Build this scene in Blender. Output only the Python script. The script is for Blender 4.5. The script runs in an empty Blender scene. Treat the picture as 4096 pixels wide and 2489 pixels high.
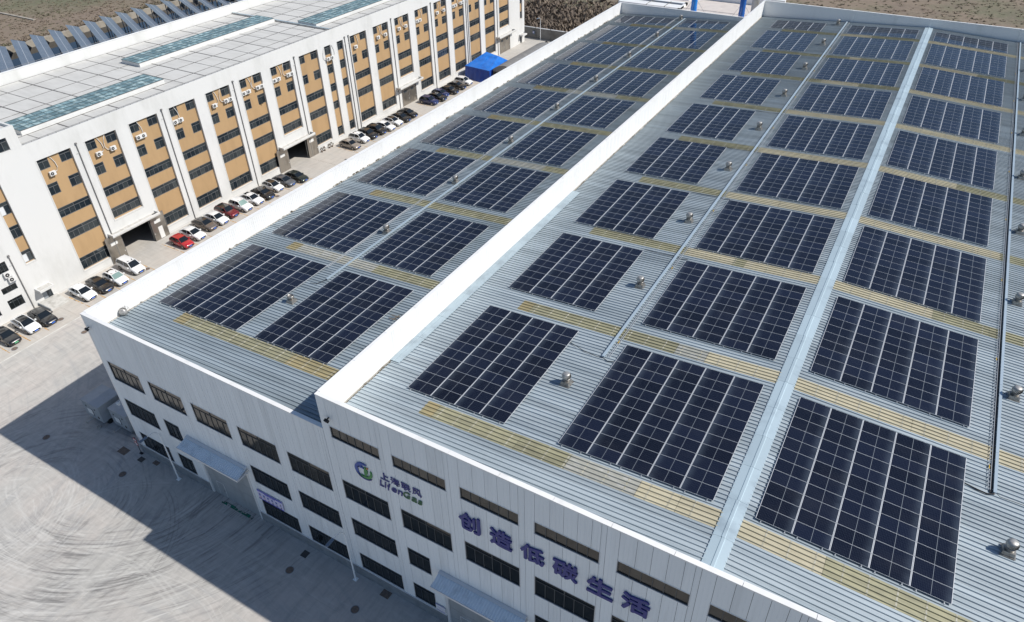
import bpy, bmesh, math, random
from mathutils import Vector, Matrix, Euler
from math import sin, cos, pi, radians, atan, atan2, sqrt
random.seed(11)
SC = bpy.context.scene
COL = SC.collection

# ------------------------------------------------------------------ camera
cd = bpy.data.cameras.new('camera'); cam = bpy.data.objects.new('camera', cd); COL.objects.link(cam)
yaw, pitch, roll = -0.53454, 0.62616, -0.019847
d = Vector((sin(yaw)*cos(pitch), cos(yaw)*cos(pitch), -sin(pitch)))
r = Vector((cos(yaw), -sin(yaw), 0)); u = r.cross(d)
r2 = r*cos(roll)+u*sin(roll); u2 = -r*sin(roll)+u*cos(roll)
mw = Matrix((r2, u2, -d)).transposed().to_4x4(); mw.translation = Vector((33.612, -26.513, 60.373))
cam.matrix_world = mw
cd.sensor_width = 36.0; cd.lens = 36.0*2895.95/4096
cd.shift_x = (2048-2071.1)/4096; cd.shift_y = (1188.5-1244.5)/4096
cd.clip_start = 0.5; cd.clip_end = 6000
SC.camera = cam
# ------------------------------------------------------------------ light
SUN = Vector((0.915, 0.331, 1.0)).normalized()
W = bpy.data.worlds.new('World'); SC.world = W; W.use_nodes = True
nt = W.node_tree; bg = nt.nodes['Background']
sky = nt.nodes.new('ShaderNodeTexSky'); sky.sky_type = 'NISHITA'; sky.sun_disc = False
sky.sun_elevation = math.asin(SUN.z); sky.sun_rotation = atan2(SUN.x, SUN.y)
sky.altitude = 50; sky.air_density = 1.0; sky.dust_density = 0.35; sky.ozone_density = 3.0
nt.links.new(sky.outputs[0], bg.inputs[0]); bg.inputs[1].default_value = 0.088
sl = bpy.data.lights.new('sun', 'SUN'); sl.energy = 4.5; sl.angle = radians(0.53); sl.color = (1.0, 0.955, 0.89)
so = bpy.data.objects.new('sun', sl); COL.objects.link(so)
so.rotation_euler = SUN.to_track_quat('Z', 'Y').to_euler(); so.location = (0, 0, 120)
SC.view_settings.view_transform = 'Standard'; SC.view_settings.look = 'None'
SC.view_settings.exposure = 0.13; SC.view_settings.gamma = 1.0; SC.view_settings.use_curve_mapping = False

# ------------------------------------------------------------------ materials
class NT:
    def __init__(s, m): s.t = m.node_tree
    def n(s, typ, **k):
        o = s.t.nodes.new('ShaderNode'+typ)
        for a, v in k.items(): setattr(o, a, v)
        return o
    def l(s, a, b): s.t.links.new(a, b)
    def math(s, op, a, b=None, c=None, clamp=False):
        o = s.n('Math', operation=op, use_clamp=clamp)
        for i, v in enumerate((a, b, c)):
            if v is None: continue
            if isinstance(v, (int, float)): o.inputs[i].default_value = v
            else: s.l(v, o.inputs[i])
        return o.outputs[0]
    def mix(s, f, a, b, blend='MIX'):
        o = s.n('Mix', data_type='RGBA', blend_type=blend)
        for i, v in ((0, f), (6, a), (7, b)):
            if isinstance(v, (int, float)): o.inputs[i].default_value = v
            elif isinstance(v, (tuple, list)): o.inputs[i].default_value = tuple(v)+((1,) if len(v) == 3 else ())
            else: s.l(v, o.inputs[i])
        return o.outputs[2]
    def noise(s, vec, scale, detail=3, rough=.6, dist=0):
        o = s.n('TexNoise'); o.inputs['Scale'].default_value = scale; o.inputs['Detail'].default_value = detail
        o.inputs['Roughness'].default_value = rough; o.inputs['Distortion'].default_value = dist
        if vec is not None: s.l(vec, o.inputs['Vector'])
        return o.outputs[0]
    def ramp(s, v, lo, hi, a=0., b=1.):
        o = s.n('MapRange', interpolation_type='SMOOTHSTEP'); s.l(v, o.inputs[0])
        for i, x in ((1, lo), (2, hi), (3, a), (4, b)): o.inputs[i].default_value = x
        return o.outputs[0]
    def pos(s, scale=(1, 1, 1), rot=(0, 0, 0)):
        g = s.n('NewGeometry'); m = s.n('Mapping'); m.inputs['Scale'].default_value = scale; m.inputs['Rotation'].default_value = rot
        s.l(g.outputs['Position'], m.inputs[0]); return m.outputs[0]
    def obj(s, scale=(1, 1, 1)):
        g = s.n('TexCoord'); m = s.n('Mapping'); m.inputs['Scale'].default_value = scale
        s.l(g.outputs['Object'], m.inputs[0]); return m.outputs[0]
    def rnd(s): return s.n('ObjectInfo').outputs['Random']

def mat(name, col, rough=.6, metal=0., var=None, rand=0., spec=None, coat=0., bump=None):
    """var = (position scale xyz, second colour, low, high, detail); rand = +- brightness by object"""
    m = bpy.data.materials.new(name); m.use_nodes = True; t = NT(m)
    b = m.node_tree.nodes['Principled BSDF']
    b.inputs['Roughness'].default_value = rough; b.inputs['Metallic'].default_value = metal
    if spec is not None: b.inputs['Specular IOR Level'].default_value = spec
    if coat: b.inputs['Coat Weight'].default_value = coat; b.inputs['Coat Roughness'].default_value = .04
    c = tuple(col)+(1,)
    b.inputs['Base Color'].default_value = c
    out = None
    if var:
        sc, c2, lo, hi, det = var
        f = t.ramp(t.noise(t.pos(sc), 1., det, .62), lo, hi)
        out = t.mix(f, tuple(col), tuple(c2))
    if rand:
        h = t.n('HueSaturation'); h.inputs['Value'].default_value = 1
        v = t.math('MULTIPLY_ADD', t.rnd(), 2*rand, 1-rand); t.l(v, h.inputs['Value'])
        if out is not None: t.l(out, h.inputs['Color'])
        else: h.inputs['Color'].default_value = c
        out = h.outputs[0]
    if out is not None: t.l(out, b.inputs['Base Color'])
    if bump:
        sc, st = bump
        bp = t.n('Bump'); bp.inputs['Strength'].default_value = st; bp.inputs['Distance'].default_value = .02
        t.l(t.noise(t.pos(sc), 1., 3), bp.inputs['Height']); t.l(bp.outputs[0], b.inputs['Normal'])
    m['b'] = 1
    return m
M = {}
M['roof'] = mat('blue grey roof sheet', (.42, .48, .515), .46, .15, ((.12, 1.2, .5), (.315, .37, .405), .36, .70, 5), .10)
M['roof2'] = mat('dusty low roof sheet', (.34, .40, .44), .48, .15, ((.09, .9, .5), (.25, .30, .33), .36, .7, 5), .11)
def far_shade(m, shade_col):  # shade of the rib faces painted into the sheets, stronger toward the far end
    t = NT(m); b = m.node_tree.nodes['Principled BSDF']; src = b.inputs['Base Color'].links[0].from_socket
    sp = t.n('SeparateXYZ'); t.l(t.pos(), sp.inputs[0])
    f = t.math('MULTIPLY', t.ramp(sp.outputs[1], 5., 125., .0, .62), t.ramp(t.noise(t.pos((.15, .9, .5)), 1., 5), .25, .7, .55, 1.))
    t.l(t.mix(f, src, shade_col), b.inputs['Base Color'])
far_shade(M['roof'], (.255, .27, .265)); far_shade(M['roof2'], (.215, .225, .22))
M['frp_cream'] = mat('cream fibreglass', (.52, .475, .345), .5, 0, ((.5, 3, 1), (.41, .375, .265), .35, .75, 5), .08)
M['frp_olive'] = mat('olive fibreglass', (.345, .33, .215), .5, 0, ((.6, 2.5, 1), (.255, .245, .165), .35, .68, 5), .12)
M['frp_ochre'] = mat('ochre fibreglass', (.375, .315, .175), .5, 0, ((.6, 2.5, 1), (.28, .25, .15), .35, .7, 5), .10)
M['frp_grey'] = mat('bleached fibreglass', (.37, .37, .325), .5, 0, ((.9, 2.5, 1), (.50, .50, .47), .48, .72, 6), .07)
M['frp_lap'] = mat('pale fibreglass lap', (.47, .45, .36), .6, 0, ((2, 2, 2), (.36, .34, .25), .4, .6, 3))
M['ridge'] = mat('pale blue flashing', (.44, .545, .60), .45, .2, ((.35, .5, .5), (.33, .41, .46), .5, .75, 5), .06)
M['awning'] = mat('pale awning sheet', (.70, .77, .83), .45, .05, ((.8, .8, .8), (.50, .56, .61), .45, .75, 5), .03)
M['oframe'] = mat('grey aluminium frame', (.17, .175, .18), .4, .3)
M['bars'] = mat('dark glazing bar', (.075, .115, .125), .4)
M['cover'] = mat('blue grey cover plate', (.36, .44, .485), .45, .15, ((.6, .6, .6), (.28, .34, .38), .45, .7, 4), .06)
M['tray'] = mat('pale blue cable tray', (.43, .52, .585), .4, .3, None, .05)
M['white'] = mat('white cladding', (.775, .82, .85), .42, 0, ((.8, .8, .07), (.66, .70, .725), .46, .8, 5), .035)
M['whitewall'] = mat('white parapet wall', (.80, .80, .79), .45, 0, ((.5, .5, .12), (.72, .72, .70), .5, .8, 5), .02)
M['cap'] = mat('white cap flashing', (.80, .80, .79), .35, .0, ((.7, .7, .7), (.71, .71, .69), .5, .75, 4), .03)
M['backing'] = mat('dark joint', (.05, .055, .06), .8)
M['gutter'] = mat('dirty gutter', (.42, .40, .36), .8, 0, ((1.3, 1.3, 1.3), (.16, .14, .11), .48, .66, 6))
M['mud'] = mat('gutter silt', (.10, .085, .06), .95, 0, ((2, 2, 2), (.20, .17, .12), .45, .7, 5))
M['frame'] = mat('dark window frame', (.045, .055, .064), .4)
M['trim'] = mat('pale window trim', (.66, .67, .68), .45, 0, None, .03)
M['plinth'] = mat('grey blue plinth', (.225, .25, .275), .7, 0, ((1.2, 1.2, 2), (.17, .185, .20), .4, .7, 5), .06)
M['doorgrey'] = mat('grey steel door', (.33, .36, .385), .5, .05, ((1, 1, .3), (.28, .305, .325), .4, .7, 3))
M['steel'] = mat('stainless door leaf', (.36, .33, .29), .28, .75, ((1.2, 1.2, .5), (.27, .245, .215), .4, .7, 4), .05)
M['concrete'] = mat('canopy concrete', (.52, .51, .48), .85, 0, ((1.5, 1.5, 1.5), (.36, .35, .32), .42, .7, 6))
M['office'] = mat('office white render', (.67, .67, .655), .7, 0, ((.35, .35, .12), (.585, .585, .565), .45, .75, 6))
M['ochre'] = mat('ochre render', (.435, .285, .145), .75, 0, ((.6, .6, .15), (.385, .25, .125), .42, .72, 6), .03)
M['reveal'] = mat('pale bay trim', (.60, .60, .58), .7)
M['roofboard'] = mat('office roof panel', (.57, .565, .54), .8, 0, ((.22, .9, .5), (.50, .495, .47), .38, .72, 6), .035)
M['seam'] = mat('dark roof seam', (.115, .11, .105), .85, 0, ((.25, .25, .4), (.23, .225, .21), .5, .66, 3))
M['rail'] = mat('grey rail', (.22, .22, .22), .5, .3)
M['pipe'] = mat('grey downpipe', (.21, .205, .20), .5, .1)
M['ac'] = mat('white air conditioner', (.72, .72, .70), .45)
M['dark'] = mat('black plastic', (.012, .012, .013), .5)
M['grille'] = mat('dark grille', (.05, .05, .05), .6)
M['alu'] = mat('silver module frame', (.66, .68, .70), .45, .3)
M['clamp'] = mat('galvanised rail', (.58, .60, .61), .4, .6)
M['galv'] = mat('weathered galvanised steel', (.36, .35, .33), .42, .7, ((6, 6, 6), (.22, .205, .185), .4, .7, 5), .06)
M['bright'] = mat('dull spun metal', (.46, .45, .43), .48, .6, ((5, 5, 5), (.30, .29, .27), .45, .7, 4))
M['letter'] = mat('dark blue letter', (.022, .030, .21), .4)
M['letterblue'] = mat('blue emblem', (.03, .085, .36), .4)
M['lettergreen'] = mat('green letter', (.03, .13, .05), .4)
M['emblemgreen'] = mat('green emblem', (.045, .25, .06), .4)
M['orange'] = mat('orange spot', (.55, .2, .06), .4)
M['boardwhite'] = mat('lilac white board', (.60, .58, .78), .5)
M['boardblue'] = mat('board blue band', (.05, .05, .42), .5)
M['red'] = mat('sign red', (.45, .03, .03), .5)
M['signwhite'] = mat('sign white', (.75, .75, .75), .5)
M['lamp'] = mat('white lamp post', (.84, .86, .87), .35)
M['lamphead'] = mat('grey blue lamp head', (.12, .17, .24), .4)
M['iron'] = mat('rusty manhole', (.185, .135, .105), .85, 0, ((5, 5, 5), (.11, .09, .08), .4, .65, 4))
M['trailer'] = mat('grey trailer paint', (.37, .40, .43), .5, .1, ((.9, .9, .9), (.30, .33, .355), .4, .7, 4), .05)
M['fence'] = mat('grey boundary wall', (.215, .21, .20), .85, 0, ((.5, .5, .5), (.15, .145, .135), .4, .7, 6), .05)
M['tarp'] = mat('blue tarpaulin', (.012, .17, .62), .33, 0, ((.9, .9, .9), (.01, .125, .50), .4, .7, 3), bump=((2.2, 2.2, 2.2), .9))
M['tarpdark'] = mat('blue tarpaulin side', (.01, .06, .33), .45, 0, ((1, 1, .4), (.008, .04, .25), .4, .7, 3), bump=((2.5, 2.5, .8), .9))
M['shed'] = mat('grey tent canvas', (.20, .20, .20), .7, 0, ((.8, .8, .8), (.25, .25, .245), .45, .7, 4))
M['blue'] = mat('blue stack paint', (.01, .20, .62), .4)
M['bluedeep'] = mat('deep blue stack paint', (.01, .11, .42), .4)
M['pink'] = mat('pale pink screed', (.60, .55, .51), .85, 0, ((.5, .5, .5), (.53, .48, .45), .4, .7, 4))
M['water'] = mat('dark pond water', (.012, .02, .035), .06, 0)
M['bank'] = mat('bank concrete', (.36, .33, .28), .9, 0, ((.4, .4, .4), (.25, .225, .185), .4, .7, 5))
M['solarfar'] = mat('grey blue module', (.10, .125, .17), .3, 0, ((.3, .3, .3), (.12, .145, .19), .4, .7, 2))
M['plate'] = mat('blue licence plate', (.02, .13, .60), .4)
M['plategreen'] = mat('green licence plate', (.10, .45, .22), .4)
M['carglass'] = mat('car glass', (.012, .016, .02), .05, 0, None, 0, .6)
M['shade'] = mat('silver green sunshade', (.25, .36, .33), .3, .3)
M['tyre'] = mat('tyre', (.02, .02, .02), .85)
M['rim'] = mat('alloy rim', (.42, .42, .42), .3, .8)
M['headlight'] = mat('headlight glass', (.55, .56, .58), .12)
M['blind'] = mat('white blind', (.66, .68, .69), .7)
M['plant'] = mat('dark red shrub', (.10, .035, .03), .8, 0, ((6, 6, 6), (.05, .08, .03), .45, .6, 3))
M['wood'] = mat('weathered timber', (.16, .14, .12), .8)
M['yellow'] = mat('yellow tie', (.55, .36, .04), .5)

def glass_mat(name, c1, c2):
    m = mat(name, c1, .05, 0, None, 0, .38 if 'office' not in name else .42); t = NT(m); b = m.node_tree.nodes['Principled BSDF']
    f = t.rnd(); p = t.math('POWER', f, 1.6)
    nz = t.ramp(t.noise(t.pos((.9, .9, 1.6)), 1., 4, .7), .5, .72)
    c = t.mix(p, c1, c2); c = t.mix(t.math('MULTIPLY', nz, .35), c, tuple(x*2.0 for x in c2))
    t.l(c, b.inputs['Base Color']); return m
M['glassf'] = glass_mat('factory window glass', (.005, .0085, .011), (.014, .017, .018))
M['glasstop'] = glass_mat('upper factory window glass', (.022, .021, .018), (.050, .047, .040))  # brown base colour paints in the reflections of the upper row
M['glasso'] = glass_mat('office window glass', (.012, .019, .026), (.046, .055, .058))
M['skyglass'] = mat('green blue skylight glass', (.17, .265, .28), .14, 0, ((.9, .9, .5), (.37, .48, .475), .46, .60, 3), .30, .4)  # paler blotches are glints painted into the pane colour

def pv_mat():
    m = mat('photovoltaic cells', (.010, .014, .026), .09, 0, None, 0, .34); t = NT(m); b = m.node_tree.nodes['Principled BSDF']
    b.inputs['Specular Tint'].default_value = (.62, .78, 1.0, 1)
    tc = t.n('TexCoord'); sx = t.n('SeparateXYZ'); t.l(tc.outputs['Object'], sx.inputs[0])
    def line(c, pitch, off, w):
        a = t.math('ADD', c, off); a = t.math('DIVIDE', a, pitch); a = t.math('FRACT', a); a = t.math('SUBTRACT', a, .5); a = t.math('ABSOLUTE', a)
        return t.math('GREATER_THAN', a, .5-w/pitch/2)
    lx = line(sx.outputs[0], .0913, -.045, .007); ly = line(sx.outputs[1], .1825, -.02, .007)
    cells = t.math('MAXIMUM', lx, ly)
    mid = t.math('LESS_THAN', t.math('ABSOLUTE', t.math('SUBTRACT', sx.outputs[0], 1.139)), .013)
    v = t.mix(t.rnd(), (.0045, .006, .0125), (.0085, .012, .027))
    # cell tone varies a little cell to cell
    c = t.mix(t.math('MULTIPLY', cells, .75), v, (.055, .066, .09)); c = t.mix(t.math('MULTIPLY', mid, .8), c, (.26, .29, .32))
    # thin dust film
    dust = t.ramp(t.noise(t.pos((.25, .5, .5)), 1., 4), .45, .8)
    c = t.mix(t.math('MULTIPLY', dust, .02), c, (.35, .34, .32))
    # film of dust washed down to the lower short edge of each module
    silt = t.math('POWER', t.ramp(sx.outputs[0], 0.0, .75, 1., 0.), 1.7)
    silt = t.math('MULTIPLY', silt, t.ramp(t.noise(t.pos((.5, 1.2, .5)), 1., 4), .25, .65, .35, 1.))
    c = t.mix(t.math('MULTIPLY', silt, .10), c, (.33, .42, .52))
    t.l(c, b.inputs['Base Color']); return m
M['pv'] = pv_mat()

def paint(name, col, metal=.0):
    k = 'paint '+name
    if k not in M: M[k] = mat(name+' car paint', col, .32 if metal == 0 else .35, metal, None, 0, .5, 1.0)
    return M[k]

def yard_mat(name, base, warm, dark):
    m = mat(name, base, .88); t = NT(m); b = m.node_tree.nodes['Principled BSDF']
    P = t.pos()
    n1 = t.ramp(t.noise(t.pos((.07, .07, .07)), 1., 4), .38, .66)
    c = t.mix(n1, base, warm)
    n2 = t.ramp(t.noise(t.pos((1.4, .28, 1), (0, 0, .5)), 1., 6, .68), .42, .74)
    c = t.mix(t.math('MULTIPLY', n2, .55), c, dark)
    n5 = t.ramp(t.noise(t.pos((.30, 2.2, 1), (0, 0, -.35)), 1., 6, .72), .45, .72)
    c = t.mix(t.math('MULTIPLY', n5, .34), c, (.62, .605, .565))
    n6 = t.ramp(t.noise(t.pos((.5, .5, 1)), 1., 6, .75, .8), .52, .74)
    c = t.mix(t.math('MULTIPLY', n6, .30), c, (.27, .262, .25))
    n3 = t.ramp(t.noise(t.pos((3, 3, 3)), 1., 6, .7), .5, .8)
    c = t.mix(t.math('MULTIPLY', n3, .30), c, (.60, .585, .55))
    sp = t.n('SeparateXYZ'); t.l(P, sp.inputs[0]); X, Y = sp.outputs[0], sp.outputs[1]
    wob = t.math('MULTIPLY', t.math('SUBTRACT', t.noise(t.pos((.07, .07, .07)), 1., 1), .5), 3.0)
    def radial(cx, cy):
        a = t.math('SUBTRACT', X, cx); e = t.math('SUBTRACT', Y, cy)
        q = t.math('SQRT', t.math('ADD', t.math('MULTIPLY', a, a), t.math('MULTIPLY', e, e)))
        ang = t.math('ARCTAN2', e, a)
        return t.math('ADD', q, wob), ang
    # swept tyre scrub: streaks that follow circles of turning lorries
    def sweep(c, cx, cy, r0, r1, colr, amt, k, seed, a0=None, a1=None):
        q, ang = radial(cx, cy)
        cv = t.n('CombineXYZ'); t.l(t.math('MULTIPLY', q, k), cv.inputs[0]); t.l(t.math('MULTIPLY', ang, 1.6), cv.inputs[1]); cv.inputs[2].default_value = seed
        st = t.ramp(t.noise(cv.outputs[0], 1., 5, .7), .47, .66)
        band = t.math('MULTIPLY', t.ramp(q, r0-1.2, r0+.8), t.ramp(q, r1-.8, r1+1.2, 1., 0.))
        f = t.math('MULTIPLY', st, band)
        if a0 is not None:
            f = t.math('MULTIPLY', f, t.math('MULTIPLY', t.ramp(ang, a0-.18, a0+.12), t.ramp(ang, a1-.12, a1+.18, 1., 0.)))
        pat = t.ramp(t.noise(t.pos((.22, .22, .22)), 1., 3), .34, .58)
        return t.mix(t.math('MULTIPLY', t.math('MULTIPLY', f, pat), amt), c, colr)
    def mark(c, cx, cy, rr, w, colr, amt, a0, a1):
        q, ang = radial(cx, cy)
        dd = t.math('ABSOLUTE', t.math('SUBTRACT', q, rr))
        two = t.math('MAXIMUM', t.ramp(dd, w*.2, w, 1., 0.), t.ramp(t.math('ABSOLUTE', t.math('SUBTRACT', dd, .42)), w*.2, w*.8, .7, 0.))
        f = t.math('MULTIPLY', two, t.math('MULTIPLY', t.ramp(ang, a0-.12, a0+.12), t.ramp(ang, a1-.12, a1+.12, 1., 0.)))
        br = t.ramp(t.noise(t.pos((1.2, 1.2, 1.2)), 1., 4, .7), .3, .62)
        return t.mix(t.math('MULTIPLY', t.math('MULTIPLY', f, br), amt), c, colr)
    D = (.165, .16, .155); L = (.575, .565, .535); G = (.33, .33, .33)
    if name.startswith('yard'):
        c = sweep(c, -62, -22, 20, 46, G, .6, 1.3, 2.7)
        c = sweep(c, -10, -40, 14, 40, G, .5, 1.5, 6.1)
        c = sweep(c, -36, -14, 3, 14, L, .6, 2.1, 7.7)
        c = sweep(c, -34, -10, 6, 17, D, .5, 2.6, 8.2)
        c = sweep(c, -32, .5, 12, 24, L, .8, 2.4, 5.1, -2.2, -.2)
        c = sweep(c, -32, .5, 11, 21, D, .8, 3.2, 1.3, -1.6, .1)
        c = sweep(c, -30, 4, 15, 26, D, .55, 3.6, 4.3, -1.7, -.3)
        c = sweep(c, 6, -1.5, 14, 27, L, .65, 2.6, 3.7, 2.6, 4.2)
        c = sweep(c, 6, -1.5, 15, 25, D, .85, 3.4, 9.3, 2.3, 3.35)
        c = sweep(c, 14, 2, 23, 33, D, .8, 3.8, 3.3, 2.75, 3.6)
        for a in ((-32, .5, 16.4, .15, L, .52, -2.2, -.6), (-32, .5, 13.1, .12, D, .52, -1.3, .02), (-32, .5, 18.2, .15, L, .46, -2.3, -.6), (-32, .5, 20.3, .15, L, .39, -2.2, -1.0), (-38, -13, 8.2, .16, L, .56, -1.2, 1.4),
                  (-38, -13, 6.4, .13, L, .46, -1.9, .9), (-38, -13, 10.4, .13, L, .39, -.8, 1.0), (6, -1, 20.5, .1, D, .56, 2.6, 3.25), (6, -1, 22.6, .1, D, .52, 2.5, 3.3), (6, -1, 24.3, .1, D, .46, 2.7, 3.5), (6, -1, 18.7, .1, L, .46, 2.9, 4.0), (-27, -12, 9.8, .11, D, .46, .1, 1.25),
                  (-20, -13, 12, .12, L, .46, 1.9, 3.2), (-45, -6, 15, .14, L, .39, -1.1, .1), (-30, -7, 5.3, .12, D, .39, -.5, 1.1), (-18, -34, 24, .15, L, .42, 1.3, 2.4), (0, -3, 6, .1, D, .39, 2.4, 4.2), (-12, -22, 13, .1, L, .42, 1.2, 2.6), (-50, -20, 21, .14, L, .39, -.2, .9), (-55, -2, 9, .12, G, .6, -1.5, .6)):
            c = mark(c, *a)
    t.l(c, b.inputs['Base Color']); return m
M['yard'] = yard_mat('yard concrete', (.435, .425, .40), (.495, .455, .42), (.26, .253, .245))
M['lane'] = yard_mat('lane concrete', (.455, .435, .40), (.50, .455, .405), (.34, .325, .30))
M['joint'] = mat('slab joint', (.42, .405, .37), .9, 0, ((.3, .3, .3), (.62, .61, .57), .45, .6, 3))
M['curbline'] = mat('pale gutter line', (.60, .59, .55), .9, 0, ((.6, .6, .6), (.45, .44, .41), .4, .7, 4))

def worn_line(name, col):
    m = mat(name, col, .85); t = NT(m); b = m.node_tree.nodes['Principled BSDF']
    f = t.ramp(t.noise(t.pos((1.6, 1.6, 1.6)), 1., 5, .75), .42, .56)
    t.l(f, b.inputs['Alpha']); return m
M['stall'] = worn_line('worn orange stall line', (.58, .33, .10))
M['greenstrip'] = worn_line('green door strip', (.02, .16, .10))

def field_mat():
    m = mat('dry field', (.15, .13, .09), .95); t = NT(m); b = m.node_tree.nodes['Principled BSDF']
    a = t.ramp(t.noise(t.pos((.018, .018, .018)), 1., 4, .6), .42, .6)
    c = t.mix(a, (.215, .168, .125), (.135, .138, .082))
    c = t.mix(t.math('MULTIPLY', t.ramp(t.noise(t.pos((.05, .05, .05)), 1., 6, .7), .45, .7), .7), c, (.165, .122, .103))
    c = t.mix(t.math('MULTIPLY', t.ramp(t.noise(t.pos((.5, .25, .5), (0, 0, .4)), 1., 6, .75), .45, .72), .45), c, (.275, .225, .17))
    c = t.mix(t.math('MULTIPLY', t.ramp(t.noise(t.pos((.35, .35, .35)), 1., 6, .75), .5, .75), .35), c, (.12, .098, .075))
    t.l(c, b.inputs['Base Color'])
    bp = t.n('Bump'); bp.inputs['Strength'].default_value = .4; bp.inputs['Distance'].default_value = .4
    t.l(t.noise(t.pos((.45, .45, .45)), 1., 6, .75), bp.inputs['Height']); t.l(bp.outputs[0], b.inputs['Normal']); return m
M['field'] = field_mat()
def brush_mat(name, c1, c2, c3):
    m = mat(name, c1, .95); t = NT(m); b = m.node_tree.nodes['Principled BSDF']
    c = t.mix(t.ramp(t.noise(t.pos((.06, .06, .06)), 1., 4, .65), .4, .62), c1, c2)
    c = t.mix(t.ramp(t.noise(t.pos((.8, .8, .8)), 1., 4, .7), .42, .7), c, c3)
    t.l(c, b.inputs['Base Color']); return m
M['brush'] = brush_mat('dry brushwood', (.165, .130, .102), (.22, .175, .13), (.115, .094, .078))
M['grass'] = brush_mat('dry grass', (.225, .178, .13), (.15, .148, .09), (.18, .138, .112))

# ------------------------------------------------------------------ helpers
class MB:
    def __init__(s): s.v = []; s.f = []; s.m = []; s.mats = []; s.sm = []
    def mi(s, m):
        if m not in s.mats: s.mats.append(m)
        return s.mats.index(m)
    def add(s, vs, fs, m, smooth=False):
        o = len(s.v); s.v += [tuple(p) for p in vs]; i = s.mi(m)
        for f in fs: s.f.append(tuple(o+k for k in f)); s.m.append(i); s.sm.append(smooth)
    def box(s, a, b, m):
        x0, y0, z0 = a; x1, y1, z1 = b
        s.add([(x0, y0, z0), (x1, y0, z0), (x1, y1, z0), (x0, y1, z0), (x0, y0, z1), (x1, y0, z1), (x1, y1, z1), (x0, y1, z1)],
              [(0, 3, 2, 1), (4, 5, 6, 7), (0, 1, 5, 4), (1, 2, 6, 5), (2, 3, 7, 6), (3, 0, 4, 7)], m)
    def quad(s, p, m): s.add(p, [tuple(range(len(p)))], m)
    def prism(s, poly, axis, a, b, m, smooth=False):
        # poly: 2d points; axis: extrusion axis; remaining axes in order
        n = len(poly)
        def P(q, t):
            c = list(q); c.insert(axis, t); return tuple(c)
        vs = [P(q, a) for q in poly]+[P(q, b) for q in poly]
        s.add(vs, [tuple(range(n))[::-1], tuple(range(n, 2*n))]+[(i, (i+1) % n, n+(i+1) % n, n+i) for i in range(n)], m, smooth)
    def tube(s, pts, r, m, n=8, caps=True):
        pts = [Vector(p) for p in pts]; rings = []; up = Vector((0, 0, 1))
        for i, p in enumerate(pts):
            t = (pts[min(i+1, len(pts)-1)]-pts[max(i-1, 0)]).normalized()
            a = t.cross(up if abs(t.z) < .95 else Vector((1, 0, 0))).normalized(); b = a.cross(t)
            rr = r[i] if isinstance(r, (list, tuple)) else r
            rings.append([p+(a*cos(2*pi*k/n)+b*sin(2*pi*k/n))*rr for k in range(n)])
        vs = [q for R in rings for q in R]; fs = []
        for i in range(len(pts)-1):
            for k in range(n): fs.append((i*n+k, i*n+(k+1) % n, (i+1)*n+(k+1) % n, (i+1)*n+k))
        s.add(vs, fs, m, True)
        if caps:
            s.add(rings[0], [tuple(range(n))], m); s.add(rings[-1], [tuple(range(n))[::-1]], m)
    def lathe(s, prof, m, n=20, c=(0, 0, 0), smooth=True):
        vs = [(c[0]+rr*cos(2*pi*k/n), c[1]+rr*sin(2*pi*k/n), c[2]+z) for rr, z in prof for k in range(n)]
        fs = [(i*n+k, i*n+(k+1) % n, (i+1)*n+(k+1) % n, (i+1)*n+k) for i in range(len(prof)-1) for k in range(n)]
        s.add(vs, fs, m, smooth)
        if prof[0][0] > 1e-4: s.add(vs[:n], [tuple(range(n))[::-1]], m)
        if prof[-1][0] > 1e-4: s.add(vs[-n:], [tuple(range(n))], m)
    def mesh(s, name):
        me = bpy.data.meshes.new(name); me.from_pydata(s.v, [], s.f)
        for m in s.mats: me.materials.append(m)
        me.polygons.foreach_set('material_index', s.m); me.polygons.foreach_set('use_smooth', s.sm); me.update()
        return me
    def build(s, name, parent=None, loc=(0, 0, 0), rot=None): return ob(name, s.mesh(name), parent, loc, rot)

def ob(name, me, parent=None, loc=(0, 0, 0), rot=None, scale=None):
    o = bpy.data.objects.new(name, me); COL.objects.link(o)
    o.location = loc
    if rot: o.rotation_euler = rot
    if scale: o.scale = scale
    if parent is not None: o.parent = parent
    return o
def tag(o, label=None, cat=None, group=None, kind=None):
    for k, v in (('label', label), ('category', cat), ('group', group), ('kind', kind)):
        if v: o[k] = v
    return o
def thing(name, label, cat, loc=(0, 0, 0), rot=None, group=None):
    o = bpy.data.objects.new(name, None); COL.objects.link(o); o.location = loc
    if rot: o.rotation_euler = rot
    return tag(o, label, cat, group)
def copy_tree(o, parent=None):
    c = o.copy(); COL.objects.link(c)
    if parent is not None: c.parent = parent
    for ch in list(o.children): copy_tree(ch, c)
    return c
def intervals(z0, z1, cuts):
    segs = [(z0, z1)]
    for a, b in cuts:
        out = []
        for s0, s1 in segs:
            if b <= s0 or a >= s1: out.append((s0, s1)); continue
            if a > s0: out.append((s0, a))
            if b < s1: out.append((b, s1))
        segs = out
    return [q for q in segs if q[1]-q[0] > .02]
def decompose(x0, x1, z0, z1, holes, splits=()):
    xs = sorted({x0, x1, *[h[0] for h in holes], *[h[1] for h in holes], *splits}); xs = [x for x in xs if x0-1e-6 <= x <= x1+1e-6]
    sp = set(splits); cols = []
    for a, b in zip(xs, xs[1:]):
        if b-a < 1e-4: continue
        mid = (a+b)/2
        iv = intervals(z0, z1, [(h[2], h[3]) for h in holes if h[0] < mid < h[1]])
        if cols and cols[-1][2] == iv and a not in sp: cols[-1] = (cols[-1][0], b, iv)
        else: cols.append((a, b, iv))
    return [(a, b, s0, s1) for a, b, iv in cols for s0, s1 in iv]

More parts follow.
